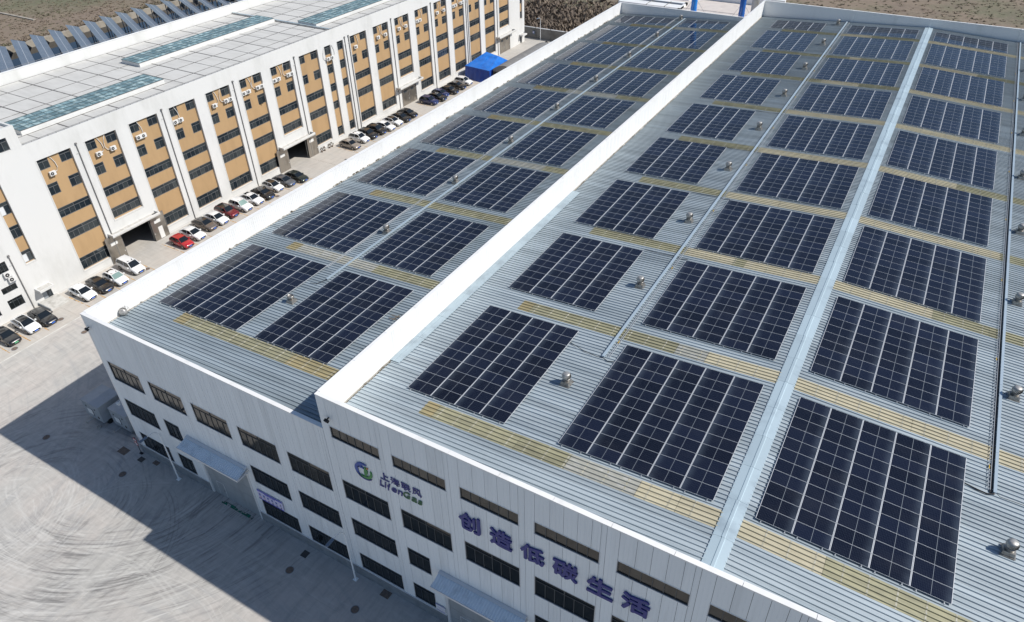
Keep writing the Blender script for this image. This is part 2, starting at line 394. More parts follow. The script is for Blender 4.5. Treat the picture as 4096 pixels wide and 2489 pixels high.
# ------------------------------------------------------------------ ground
def sheet(name, x0, x1, y0, y1, z, m, kind='structure'):
    b = MB(); b.quad([(x0, y0, z), (x1, y0, z), (x1, y1, z), (x0, y1, z)], m); return tag(b.build(name), kind=kind)
field = sheet('field', -195.0, 3000, 155.2, 3000, -.05, M['field'])
sheet('field', -3000, -195.0, -3000, 3000, -.05, M['field'])
sheet('field', 75, 3000, -3000, 155.2, -.05, M['field'])
sheet('field', -104, 75, -3000, -70, -.05, M['field'])
sheet('river', -195.2, -103.8, -3000, 155.4, -1.6, M['water'])
b = MB(); b.box((-195.6, -300, -1.8), (-194.9, 155.2, .12), M['bank']); b.box((-104.2, -300, -1.8), (-103.6, 155.2, .12), M['bank'])
b.box((-196.9, -300, -.2), (-195.6, 155.2, .02), M['bank']); b.box((-194.9, 154.6, -1.8), (-104.2, 155.2, .05), M['bank'])
tag(b.build('river_bank'), kind='structure')
yard = sheet('yard', -103.6, 75, -70, 155.2, -.015, M['joint'])
def slab(x0, x1, y0, y1, m):
    g = .014; b = MB(); b.box((x0+g, y0+g, -.03), (x1-g, y1-g, 0), m)
    b.build('concrete_slab', yard)
ys = [-70, -52, -40, -29, -18, -6.55, -3.98, .6]
for xa, xb in zip([-104, -90, -75, -60.1, -49, -38, -29.3, -20.5, -12, -8.5, 1.5, 10, 20, 32, 45, 60], [-90, -75, -60.1, -49, -38, -29.3, -20.5, -12, -8.5, 1.5, 10, 20, 32, 45, 60, 75]):
    for ya, yb in zip(ys, ys[1:]): slab(xa, xb, ya, yb, M['yard'])
for xa, xb in ((-49, -38), (-38, -30.2), (-60.1, -49)):
    for ya in range(0, 152, 12): slab(xa, xb, ya+.6 if ya == 0 else ya, min(ya+12, 155), M['yard'] if ya < 24 else M['lane'])
for ya in range(0, 152, 6): slab(-68.2, -60.1, ya+.6 if ya == 0 else ya, min(ya+6, 155), M['lane'])
slab(-104, -68.2, .6, 155, M['lane']); slab(60.7, 75, .6, 155, M['lane'])
sheet('gutter_line', -60.22, -59.98, -69, 154, .004, M['curbline'])
b = MB()
for y in [2.6, 5.4, 8.0, 14.1, 16.6, 19.0, 21.6, 24.9, 30.4, 33.1, 35.9, 38.6, 41.1, 43.7, 46.3, 48.9, 51.6, 54.2, 56.7, 59.4, 72.4, 75.4, 78.2, 80.7, 83.2, 85.9, 88.5, 91.1, 93.9, 99.3, 102.1, 104.6, 107.1, 110.1, 113.3, 116.6]:
    b.box((-66.3, y-.07, .003), (-61.0, y+.07, .005), M['stall'])
tag(b.build('parking_lines'), kind='structure')
b = MB(); b.box((-17.7, -.62, .003), (-13.3, -.28, .006), M['greenstrip']); tag(b.build('door_threshold_stripe'), kind='structure')

# ------------------------------------------------------------------ windows
WM = {}
def win_mesh(w, h, tr, nlow, nup, dep, fm='frame'):
    k = ('w', round(w, 3), round(h, 3), tr, nlow, nup, dep, fm)
    if k in WM: return WM[k]
    b = MB(); f = .07; m = M[fm]; y0, y1 = .02, dep
    b.box((0, y0, 0), (w, y1, f), m); b.box((0, y0, h-f), (w, y1, h), m); b.box((0, y0, f), (f, y1, h-f), m); b.box((w-f, y0, f), (w, y1, h-f), m)
    zt = h-tr if tr else h-f
    if tr: b.box((f, y0+.01, zt-.03), (w-f, y1, zt+.03), m)
    for i in range(1, nlow):
        x = f+(w-2*f)*i/nlow; b.box((x-.025, y0+.01, f), (x+.025, y1, zt-(.03 if tr else 0)), m)
    if tr:
        for i in range(1, nup):
            x = f+(w-2*f)*i/nup; b.box((x-.035, y0+.005, zt+.03), (x+.035, y1, h-f), m)
    WM[k] = b.mesh('window'); return WM[k]
def pane_mesh(m):
    if ('p', m.name) not in WM:
        b = MB(); b.box((0, 0, 0), (1, .012, 1), m); WM[('p', m.name)] = b.mesh('pane')
    return WM[('p', m.name)]
def window(parent, w, h, loc, rz=0, tr=.55, nlow=6, nup=2, glass='glassf', dep=.115, blinds=0., openp=0.):
    o = ob('window', win_mesh(w, h, tr, nlow, nup, dep, 'oframe' if glass == 'glasso' else 'frame'), parent, loc, (0, 0, rz))
    f = .07; zt = h-tr if tr else h-f
    cells = [(f+(w-2*f)*i/nlow, f+(w-2*f)*(i+1)/nlow, f, zt) for i in range(nlow)]
    if tr: cells += [(f+(w-2*f)*i/nup, f+(w-2*f)*(i+1)/nup, zt, h-f) for i in range(nup)]
    for j, (a, c, z0, z1) in enumerate(cells):
        rr = random.random()
        gm = M['blind'] if rr < blinds and j < nlow else M[glass]
        p = ob('pane', pane_mesh(gm), o, (a, .07+random.uniform(-.004, .004), z0), (random.uniform(-.006, .006), 0, random.uniform(-.008, .008)), (c-a, 1, z1-z0))
        if j < nlow and random.random() < openp: p.rotation_euler = (0, 0, -.5); p.location[1] = .0
    return o

# ------------------------------------------------------------------ roof sheets
SW, RP_ = .768, 130
def sheet_mesh(m):
    b = MB(); xs = []
    prof = [(0, 0)]
    for c in (.192, .576): prof += [(c-.058, 0), (c-.050, .088), (c+.012, .088), (c+.058, 0)]
    prof.append((SW-.004, 0)); n = len(prof)
    vs = [(0, y, z) for y, z in prof]+[(1, y, z) for y, z in prof]
    b.add(vs, [(i, n+i, n+i+1, i+1) for i in range(n-1)], m)
    b.add([(0, y, z) for y, z in prof]+[(0, y, z-.012) for y, z in prof], [(i, i+1, n+i+1, n+i) for i in range(n-1)], m)
    return b.mesh('roof_sheet')
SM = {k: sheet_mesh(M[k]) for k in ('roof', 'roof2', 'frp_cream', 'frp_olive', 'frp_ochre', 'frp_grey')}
PL = [(-28.6234, 17.23, .056296), (3.764, 20.3026, .049743), (31.619, 21.5483, -.049548)]   # panel planes: x, z, slope
DZ = .16
def roofz(k, x): a, z, s = PL[k]; return z+s*(x-a)-DZ
Y0R = .352
NS = int((128.72-Y0R)/SW)
def lay_roof(hall, k, xa, xb, metal, bays, sx, kinds, limit):
    """bays = list of first sheet indices of the two-sheet skylight strips; sx = x range of the strip"""
    s = PL[k][2]; ang = -atan(s); L = sqrt(1+s*s); extra = MB(); cnt = 0
    sky_rows = {}
    for bi, i0 in enumerate(bays): sky_rows[i0] = bi; sky_rows[i0+1] = bi
    for i in range(NS):
        y = Y0R+i*SW
        segs = [(xa, xb)] if i not in sky_rows else intervals(xa, xb, [sx])
        for a, c in segs:
            if cnt < limit:
                ob('roof_sheet', SM[metal], hall, (a, y, roofz(k, a)+random.uniform(-.004, .004)), (0, ang, 0), ((c-a)*L, 1, 1)); cnt += 1
            else:
                me = SM[metal]; base = [Vector(v.co) for v in me.vertices]
                extra.add([(a+v.x*(c-a), y+v.y, roofz(k, a+v.x*(c-a))+v.z) for v in base], [tuple(p.vertices) for p in me.polygons], M[metal])
        if i in sky_rows:
            bi = sky_rows[i]; x = sx[0]
            segl = kinds(bi)
            for frac0, frac1, kk in segl:
                a = sx[0]+(sx[1]-sx[0])*frac0; c = sx[0]+(sx[1]-sx[0])*frac1
                ob('skylight_sheet', SM[kk], hall, (a, y, roofz(k, a)+.006+random.uniform(-.003, .003)), (0, ang, 0), ((c-a-.02)*L, 1, 1))
    if extra.v:
        tag(extra.build('roof_sheet', hall), kind='stuff')
    # purlin laps that show through the skylights
    b = MB()
    for i0 in bays:
        y = Y0R+i0*SW; n = int((sx[1]-sx[0])/1.55)
        for j in range(1, n):
            x = sx[0]+j*1.55+random.uniform(-.05, .05)
            for q0_, q1_ in ((.02, .125), (.26, .51), (.645, .895), (1.03, 1.28), (1.415, 1.52)): b.box((x-.05, y+q0_, roofz(k, x)+.008), (x+.05, y+q1_, roofz(k, x)+.02), M['frp_lap'])
            for q in range(4):
                yy = y+.2+q*.384
                b.box((x-.025, yy-.025, roofz(k, x)+.085), (x+.025, yy+.025, roofz(k, x)+.11), M['clamp'])
    tag(b.build('skylight_fixings', hall), kind='stuff')
def bay_index(y): return int(round((y-Y0R)/SW))
BL = [bay_index(y) for y in (4.68, 20.4, 35.2, 49.6, 63.6, 77.7, 91.7, 105.2, 119.4)]
BR = [bay_index(y) for y in (4.2, 19.65, 34.7, 48.9, 62.8, 77.1, 91.4, 105.0, 118.6)]
RND = random.Random(5)
def split_kinds(names, n):
    cuts = sorted(RND.uniform(.12, .88) for _ in range(n-1)); cuts = [0]+cuts+[1]
    return [(a, c, RND.choice(names)) for a, c in zip(cuts, cuts[1:])]
KL = {0: [(0, .06, 'frp_ochre'), (.06, .33, 'frp_olive'), (.33, .62, 'frp_olive'), (.62, .82, 'frp_ochre'), (.82, 1, 'frp_ochre')]}
def kinds_L(bi):
    if bi not in KL: KL[bi] = [(0, .06, 'frp_ochre')]+[(a*.94+.06, c*.94+.06, k) for a, c, k in split_kinds(['frp_olive', 'frp_olive', 'frp_grey', 'frp_olive'], 4)]
    return KL[bi]
KR = {0: [(0, .05, 'frp_ochre'), (.05, .36, 'frp_olive'), (.36, .535, 'frp_olive'), (.535, .76, 'frp_grey'), (.76, .88, 'frp_cream'), (.88, 1, 'frp_cream')],
      1: [(0, .05, 'frp_ochre'), (.05, .43, 'frp_olive'), (.43, .64, 'frp_olive'), (.64, .75, 'frp_grey'), (.75, 1, 'frp_cream')]}
def kinds_R(bi):
    if bi not in KR: KR[bi] = [(0, .45, 'frp_olive')]+[(.45+a*.55, .45+c*.55, k) for a, c, k in split_kinds(['frp_cream', 'frp_olive', 'frp_cream'], 3)]
    return KR[bi]
KC = {0: [(0, .185, 'frp_cream'), (.185, .5, 'frp_olive'), (.5, 1, 'frp_olive')]}
def kinds_C(bi):
    if bi not in KC: KC[bi] = [(0, .3, 'frp_cream')]+[(.3+a*.7, .3+c*.7, k) for a, c, k in split_kinds(['frp_cream', 'frp_olive', 'frp_cream', 'frp_olive'], 3)]
    return KC[bi]

# ------------------------------------------------------------------ factory facade builder
def clad_panel(hall, x0, x1, z0, z1, rib=.30):
    b = MB(); g = .012; m = M['white']
    x0 += g; x1 -= g
    pts = [(x0, .05), (x0, .004)]
    k = math.ceil((x0+.03)/rib)
    while k*rib < x1-.03:
        c = k*rib; pts += [(c-.018, 0.004), (c-.008, -.008), (c+.008, -.008), (c+.018, .004)]; k += 1
    pts += [(x1, .004), (x1, .05)]
    n = len(pts)
    b.add([(x, y, z0) for x, y in pts]+[(x, y, z1) for x, y in pts], [(i, i+1, n+i+1, n+i) for i in range(n-1)], m)
    b.add([(x, y, z0) for x, y in pts], [tuple(range(n))], m); b.add([(x, y, z1) for x, y in pts], [tuple(range(n))[::-1]], m)
    b.build('cladding_panel', hall)
def facade(hall, x0, x1, z0, z1, wins, doors, step, wing=True):
    holes = [w[:4] for w in wins]+list(doors)
    n = int((x1-x0)/step); sp = [x0+i*step for i in range(1, n+1)]
    sp = [s for s in sp if all(abs(s-h[0]) > .25 and abs(s-h[1]) > .25 for h in holes)]
    for a, c, s0, s1 in decompose(x0, x1, z0, z1, holes, sp): clad_panel(hall, a, c, s0, s1)
    for (a, c, s0, s1, tr, nl, nu, gl) in wins:
        wo = window(hall, c-a, s1-s0, (a, .0, s0), 0, tr, nl, nu, gl); w, h, e = c-a, s1-s0, .055
        k = ('t', round(w, 3), round(h, 3))
        if k not in WM:
            t = MB(); t.box((-e, -.018, h), (w+e, .03, h+e), M['trim']); t.box((-e, -.045, -e), (w+e, .03, 0), M['trim'])
            t.box((-e, -.018, 0), (0, .03, h), M['trim']); t.box((w, -.018, 0), (w+e, .03, h), M['trim']); WM[k] = t.mesh('window_trim')
        ob('window_trim', WM[k], wo)
def plinth(hall, x0, x1, doors):
    x = x0
    for a, c in intervals(x0, x1, [(q[0], q[1]) for q in doors]):
        n = max(1, round((c-a)/1.2)); w = (c-a)/n
        for i in range(n):
            b = MB(); b.box((a+i*w+.006, -.05, 0), (a+(i+1)*w-.006, .06, 1.36), M['plinth']); b.build('plinth_block', hall)
    b = MB()
    for a, c in intervals(x0, x1, [(q[0], q[1]) for q in doors]): b.box((a, -.07, 1.362), (c, .06, 1.41), M['trim'])
    b.build('plinth_coping', hall)
def caps(hall, a, c, axis, w0, w1, z, step, cm='cap'):
    n = max(1, round(abs(c-a)/step)); w = (c-a)/n
    for i in range(n):
        p, q = a+i*w+.012, a+(i+1)*w-.012; b = MB(); dz = random.uniform(0, .006)
        if axis == 0: b.box((p, w0, z-.10), (q, w1, z+dz), M[cm])
        else: b.box((w0, p, z-.10), (w1, q, z+dz), M[cm])
        b.build('parapet_cap', hall)
def inner_panels(hall, x, y0, y1, z0f, z1, sgn, step=1.15, dirx=True):
    """ribbed lining of a parapet, facing +x (sgn 1)"""
    n = int((y1-y0)/step); w = (y1-y0)/n
    for i in range(n):
        a, c = y0+i*w+.004, y0+(i+1)*w-.004; pts = [(x-.03, a), (x, a)]
        for q in (.25, .5, .75):
            m_ = a+(c-a)*q; pts += [(x, m_-.02), (x+.012*sgn, m_-.008), (x+.012*sgn, m_+.008), (x, m_+.02)]
        pts += [(x, c), (x-.03, c)]; k = len(pts); b = MB()
        b.add([(p, q, z0f) for p, q in pts]+[(p, q, z1) for p, q in pts], [(j, j+1, k+j+1, k+j) for j in range(k-1)], M['whitewall'])
        b.build('parapet_panel', hall)
def awning(hall, x0, x1):
    b = MB(); n = int((x1-x0)/.24); w = (x1-x0)/n
    pr = []
    for i in range(n):
        a = x0+i*w; pr += [(a, 0), (a+w*.55, 0), (a+w*.65, .045), (a+w*.88, .045), (a+w, 0)]
    k = len(pr)
    b.add([(x, -.12, 7.86+z) for x, z in pr]+[(x, -1.4, 7.46+z) for x, z in pr], [(i, k+i, k+i+1, i+1) for i in range(k-1)], M['awning'])
    o = b.build('awning', hall)
    f = MB(); f.prism([(-.02, 7.99), (-.02, 7.90), (-.30, 7.86), (-.32, 7.93)], 0, x0, x1, M['trim'])
    f.box((x0-.02, -1.44, 7.28), (x1+.02, -1.40, 7.50), M['trim']); f.box((x0-.04, -1.4, 7.3), (x0, -.02, 7.52), M['trim']); f.box((x1, -1.4, 7.3), (x1+.04, -.02, 7.52), M['trim'])
    f.add([(x0, -1.4, 7.38), (x1, -1.4, 7.38), (x1, -.02, 7.7), (x0, -.02, 7.7)], [(0, 1, 2, 3)], M['trim'])
    f.build('awning_fascia', o)
def big_door(hall, x0, x1, wx):
    b = MB(); h = 7.0
    for i in range(5):
        b.box((x0+.14, .10, i*h/5+.01), (x1-.14, .15, (i+1)*h/5-.012), M['doorgrey'])
    o = b.build('roller_door', hall)
    f = MB(); f.box((x0-.12, -.03, 0), (x0+.14, .16, 7.3), M['trim']); f.box((x1-.14, -.03, 0), (x1+.12, .16, 7.3), M['trim']); f.box((x0+.14, -.02, 7.0), (x1-.14, .16, 7.3), M['trim'])
    f.build('door_frame', o)
    g = MB(); e = .04
    g.box((wx, .07, .25), (wx+1.0, .098, 2.2), M['doorgrey']); g.box((wx-e, .065, .25), (wx, .098, 2.24), M['trim']); g.box((wx+1.0, .065, .25), (wx+1+e, .098, 2.24), M['trim']); g.box((wx, .065, 2.2), (wx+1, .098, 2.24), M['trim'])
    g.box((wx+.85, .04, 1.1), (wx+.93, .07, 1.2), M['dark'])
    g.build('wicket_door', o)

# ------------------------------------------------------------------ low hall
ZL, ZH = 19.26, 22.94
low = thing('factory_hall', 'lower factory hall with ribbed roof and plain white front, left of the taller hall', 'factory building')
b = MB(); zc0 = roofz(0, -30.2)-.06; zc1 = roofz(0, -.02)-.06
b.add([(-30.7, .17, 0), (-.03, .17, 0), (-.03, 129.05, 0), (-30.7, 129.05, 0), (-30.7, .17, zc0), (-.03, .17, zc1), (-.03, 129.05, zc1), (-30.7, 129.05, zc0)],
      [(0, 1, 5, 4), (1, 2, 6, 5), (2, 3, 7, 6), (3, 0, 4, 7), (4, 5, 6, 7)], M['backing'])
b.box((-30.7, .172, zc0-.2), (-.03, .28, ZL-.1), M['backing'])
b.build('wall', low)
b = MB(); b.box((-30.72, .0, 0), (-30.44, 129.1, ZL-.1), M['whitewall']); b.box((-30.44, 128.85, 14), (-.03, 129.1, ZL-.1), M['whitewall'])
b.box((-30.44, .282, zc0), (-.03, .31, ZL-.1), M['whitewall']); b.build('parapet', low)
inner_panels(low, -30.40, .33, 128.8, 17.0, ZL-.1, 1)
caps(low, -30.72, -.03, 0, -.03, .34, ZL, 4.1); caps(low, .36, 129.1, 1, -30.78, -30.36, ZL, 4.05); caps(low, -30.34, -.03, 0, 128.80, 129.14, ZL, 4.1)
b = MB(); b.box((-30.37, .33, 16.96), (-30.2, 128.8, roofz(0, -30.2)+.03), M['gutter']); b.build('gutter', low)
x = MB()
for i in range(70):
    y = RND.uniform(.6, 127); w = RND.uniform(.1, .5); x.box((-30.36, y, 17.02), (-30.36+RND.uniform(.08, .2), y+w, 17.13+RND.uniform(0, .05)), RND.choice([M['gutter'], M['mud'], M['gutter']]))
tag(x.build('gutter_debris', low), kind='stuff')
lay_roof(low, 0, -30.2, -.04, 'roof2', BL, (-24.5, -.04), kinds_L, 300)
wl = []
for k in range(5):
    xa = -29.66+6.08*k; xb = xa+4.74
    wl.append((xa, xb, 11.36, 13.74, .62, 6, 2, 'glasstop'))
    if k in (0, 3, 4): wl += [(xa, xb, 6.34, 8.66, .55, 6, 2, 'glassf'), (xa, xb, 1.47, 3.72, .55, 6, 2, 'glassf')]
    if k == 1: wl += [(xa, xa+2.25, 6.34, 8.66, .55, 3, 1, 'glassf'), (xa, xa+2.25, 1.47, 3.72, .55, 3, 1, 'glassf')]
dl = [(-19.65, -12.3, 0, 7.3)]
facade(low, -30.72, -.03, 1.42, ZL-.1, wl, [(-19.65, -12.3, 1.42, 7.3)], .76)
plinth(low, -30.72, -.03, dl); awning(low, -20.4, -11.98); big_door(low, -19.5, -12.42, -18.4)

# ------------------------------------------------------------------ tall hall
tall = thing('factory_hall', 'taller wide factory hall with dark blue lettering on its front and a central roof ridge', 'factory building')
b = MB(); zt0 = roofz(1, .35)-.06; zr = roofz(1, 30.29)-.06; zt1 = roofz(2, 60.3)-.06
b.add([(.02, .17, 0), (60.6, .17, 0), (60.6, 129.0, 0), (.02, 129.0, 0), (.02, .17, zt0), (30.29, .17, zr), (60.6, .17, zt1), (60.6, 129.0, zt1), (30.29, 129.0, zr), (.02, 129.0, zt0)],
      [(0, 1, 6, 5, 4), (1, 2, 7, 6), (2, 3, 9, 8, 7), (3, 0, 4, 9), (4, 5, 8, 9), (5, 6, 7, 8)], M['backing'])
b.box((.02, .172, zt0-.2), (60.6, .28, ZH-.1), M['backing']); b.build('wall', tall)
b = MB(); b.box((0, 0.052, 0), (.18, 129.1, ZH-.1), M['whitewall']); b.box((.18, 128.85, 14), (60.6, 129.1, ZH-.1), M['whitewall']); b.box((60.4, .06, 0), (60.62, 129.1, ZH-.1), M['whitewall'])
b.box((.18, .282, zt0), (60.4, .31, ZH-.1), M['whitewall']); b.build('parapet', tall)
inner_panels(tall, .20, .33, 128.8, 20.0, ZH-.1, 1)
# buttress strips on the far parapet
for xx in (16.9, 44.6, 30.3):
    b = MB(); b.box((xx-.18, 128.68, 20.2), (xx+.18, 128.85, ZH-.02), M['whitewall']); b.build('parapet_buttress', tall)
caps(tall, 0, 60.6, 0, -.03, .34, ZH, 4.06); caps(tall, .36, 128.78, 1, -.05, .26, ZH, 4.05); caps(tall, 0, 60.6, 0, 128.80, 129.14, ZH, 4.06); caps(tall, .36, 128.78, 1, 60.35, 60.66, ZH, 4.05)
b = MB(); b.box((.20, .33, roofz(1, .35)-.1), (.40, 128.8, roofz(1, .35)-.02), M['mud']); b.box((.20, .33, roofz(1, .35)-.02), (.27, 128.8, roofz(1, .35)+.10), M['gutter']); b.build('gutter', tall)
x = MB()
for i in range(60):
    y = RND.uniform(8, 127); w = RND.uniform(.2, 1.2); x.box((.27, y, roofz(1, .3)-.02), (.27+RND.uniform(.05, .16), y+w, roofz(1, .3)+.03), RND.choice([M['gutter'], M['mud']]))
tag(x.build('gutter_debris', tall), kind='stuff')
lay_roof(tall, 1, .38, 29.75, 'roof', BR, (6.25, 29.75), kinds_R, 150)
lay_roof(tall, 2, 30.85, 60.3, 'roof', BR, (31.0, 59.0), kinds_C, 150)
# pale cover plates beside the middle parapet
yy = 8.3
while yy < 43:
    L = min(RND.uniform(3.3, 4.6), 43.2-yy); b = MB()
    z = roofz(1, .8)+.13+RND.uniform(0, .012); s = .0497
    b.prism([(.24, z-.02), (.55, z+.03), (.62, z+.0), (.72, z+.035), (1.18, z+.02), (1.19, z-.05), (.24, z-.06)], 1, yy, yy+L-.02, M['cover']); b.build('gutter_cover', tall); yy += L
yy = .4
while yy < 128.4:
    L = min(3.25, 128.75-yy); b = MB(); jx = RND.uniform(-.03, .03); zc = roofz(1, 30.29)+.10+RND.uniform(0, .012)
    xl, xr = 29.62, 30.98
    pts = [(xl, roofz(1, xl)+.035), (xl+.02, roofz(1, xl)+.085), (30.17+jx, zc-.01), (30.21+jx, zc+.035), (30.40+jx, zc+.035), (30.44+jx, zc-.01), (xr-.02, roofz(2, xr)+.085), (xr, roofz(2, xr)+.035)]
    b.prism(pts, 1, yy, yy+L-.015, M['ridge']); b.build('ridge_flashing', tall); yy += L
wr = []
for k in range(10):
    xa = .83+6.01*k; xb = xa+4.76
    if xb > 60: break
    wr.append((xa, xb, 18.70, 19.90, 0, 6, 0, 'glasstop')); wr.append((xa, xb, 11.46, 13.74, .55, 6, 2, 'glassf'))
    if k == 0 or k >= 3: wr += [(xa, xb, 6.50, 8.78, .55, 6, 2, 'glassf'), (xa, xb, 1.6, 3.80, .55, 6, 2, 'glassf')]
    if k == 1: wr += [(xa, xa+2.25, 6.50, 8.78, .55, 3, 1, 'glassf'), (xa, xa+2.25, 1.6, 3.80, .55, 3, 1, 'glassf')]
dr = [(10.2, 18.1, 0, 7.3)]
facade(tall, 0, 60.6, 1.42, ZH-.1, wr, [(10.2, 18.1, 1.42, 7.3)], 1.0)
plinth(tall, 0, 60.6, dr); awning(tall, 10.05, 18.2); big_door(tall, 10.35, 17.95, 11.6)

# annex behind the low hall
an = thing('annex_building', 'flat roofed white annex behind the low hall with pale screed roof', 'building')
b = MB(); b.box((-30.7, 129.2, 0), (-.5, 153.5, 15.9), M['whitewall']); b.build('wall', an)
b = MB(); b.box((-30.5, 129.3, 15.91), (-.6, 153.3, 15.95), M['pink']); b.build('roof_screed', an)
for i in range(5):
    b = MB(); b.box((-21+i*4.1, 143.2, 15.96), (-17.05+i*4.1, 146.2, 16.02), M['pink']); b.build('roof_slab', an)
b = MB(); b.box((-36.2, 150.0, 0), (-22, 153.6, 17.4), M['whitewall']); b.box((-22, 152.6, 15.9), (-.5, 153.6, 17.6), M['whitewall']); b.build('parapet', an)
b = MB(); b.box((-36.0, 140.4, 16.0), (-20.9, 143.2, 16.5), M['cap']); b.box((-36.0, 144.6, 16.0), (-20.9, 145.9, 16.55), M['cap']); b.box((-21.4, 140.4, 16.0), (-20.9, 146, 16.55), M['cap'])
for xx in (-29, -24.6): b.box((xx-.06, 140.3, 16.2), (xx+.06, 145.0, 16.6), M['rail'])
b.build('roof_trough', an)
b = MB(); b.box((-35.9, 143.21, 15.95), (-21.4, 144.6, 16.05), M['dark']); b.build('trough_void', an)
for (xx, m, r0, zb, zt, lb) in ((-15.75, 'blue', .64, 15.95, 25.4, 'bright blue round exhaust stack behind the low hall, left one'), (-5.35, 'bluedeep', .62, 15.95, 25.4, 'deep blue round exhaust stack next to the grey tank behind the low hall')):
    t = thing('exhaust_stack', lb, 'exhaust stack', (xx, 134.2, zb), None, 'blue exhaust stacks behind the low hall')
    c = MB(); c.lathe([(r0, 0), (r0, zt-zb)], M[m], 24); c.build('shaft', t)
    for z in (2.6, 5.4, 9.2): c = MB(); c.lathe([(r0+.05, z), (r0+.05, z+.12)], M[m], 24); c.build('flange', t)
    c = MB()
    for a in (0.6, 2.7, 4.8): c.tube([(r0*cos(a), r0*sin(a), 4.0), (3.6*cos(a), 3.6*sin(a), 0)], .025, M['rail'], 6)
    c.build('guy_wire', t)
t = thing('storage_tank', 'pale grey cylindrical tank with ladder behind the low hall', 'tank', (-3.3, 136.4, 15.95))
c = MB(); c.lathe([(.75, 0), (.75, 5.6), (.8, 5.62), (.8, 5.8), (.3, 6.2)], M['concrete'], 22); c.build('shell', t)
c = MB(); c.tube([(1.0, -.7, 0), (1.0, -.7, 6.6)], .035, M['trim'], 6); c.tube([(1.45, -.5, 0), (1.45, -.5, 6.6)], .035, M['trim'], 6)
for i in range(14): c.tube([(1.0, -.7, .4+i*.44), (1.45, -.5, .4+i*.44)], .022, M['trim'], 5)
c.build('ladder', t)
t = thing('roof_railing', 'thin white handrails around the stacks behind the low hall', 'railing', (-8, 138, 15.95))
c = MB()
for i in range(8): c.tube([(-12+i*1.9, 0, 0), (-12+i*1.9, 0, 1.3)], .03, M['trim'], 5)
for z in (.65, 1.28): c.tube([(-12, 0, z), (1.3, 0, z)], .03, M['trim'], 5)
c.build('rails', t)

# ------------------------------------------------------------------ solar arrays on the roofs
PWX, PWY = 2.278, 1.134
def pv_mesh():
    b = MB(); e, f, h = .034, .0075, .035
    # outer frame as a rim, recessed glass
    o = [(0, 0), (PWX, 0), (PWX, PWY), (0, PWY)]; i = [(e, f), (PWX-e, f), (PWX-e, PWY-f), (e, PWY-f)]
    vs = [(x, y, 0) for x, y in o]+[(x, y, h) for x, y in o]+[(x, y, h) for x, y in i]+[(x, y, h-.006) for x, y in i]
    fs = []
    for k in range(4):
        n = (k+1) % 4; fs += [(k, n, 4+n, 4+k), (4+k, 4+n, 8+n, 8+k), (8+k, 8+n, 12+n, 12+k)]
    b.add(vs, fs, M['alu'])
    b.add([(x, y, h-.006) for x, y in i], [(0, 1, 2, 3)], M['pv']); b.add([(x, y, 0) for x, y in o], [(3, 2, 1, 0)], M['dark'])
    return b.mesh('solar_panel')
PV = pv_mesh()
def rail_mesh(n):
    b = MB(); L = n*1.154
    b.box((-.02, -.16, .035), (.02, L+.12, .075), M['clamp']); b.box((-.03, -.17, .0), (.03, -.09, .10), M['clamp'])
    for i in range(int(L/1.9)+1): b.box((-.03, .3+i*1.9, -.06), (.03, .38+i*1.9, .035), M['clamp'])
    return b.mesh('mounting_rail')
RM = {}
colname = ['leftmost column of the low roof', 'right column of the low roof by the middle parapet', 'left column of the tall roof beside the turbine vents', 'column just left of the roof ridge', 'column just right of the roof ridge']
x0s = [-28.625, -14.745, 3.762, 17.42, 31.618]; ncs = [5, 4, 4, 5, 5]; pk = [0, 0, 1, 1, 2]
yL = [6.55, 22.15, 37.33, 51.45, 65.45, 79.6, 93.5, 106.95, 121.0]; yR = [6.1, 22.2, 36.5, 50.7, 64.6, 78.95, 93.1, 106.8, 120.2]
ordn = ['nearest', 'second', 'third', 'fourth', 'fifth', 'sixth', 'seventh', 'eighth', 'farthest']
for g in range(5):
    s = PL[pk[g]][2]
    for bi in range(9):
        rows = 11 if bi == 0 else (5 if bi == 8 else 10); y = (yL if pk[g] == 0 else yR)[bi]
        t = thing('solar_array', f'{ordn[bi]} solar array in the {colname[g]}', 'solar array', (x0s[g], y, roofz(pk[g], x0s[g])), (0, -atan(s), 0), 'solar arrays on the factory roofs')
        for i in range(ncs[g]):
            for j in range(rows):
                fl = g == 4
                ob('solar_panel', PV, t, (i*2.3+.011+(PWX if fl else 0), j*1.154+.01+(PWY if fl else 0), .125+random.uniform(-.002, .002)), (random.uniform(-.0016, .0016), random.uniform(-.0022, .0022), pi if fl else 0))
        if rows not in RM: RM[rows] = rail_mesh(rows)
        for i in range(ncs[g]):
            for q in (.38, 1.9): ob('mounting_rail', RM[rows], t, (i*2.3+q, 0, .05))

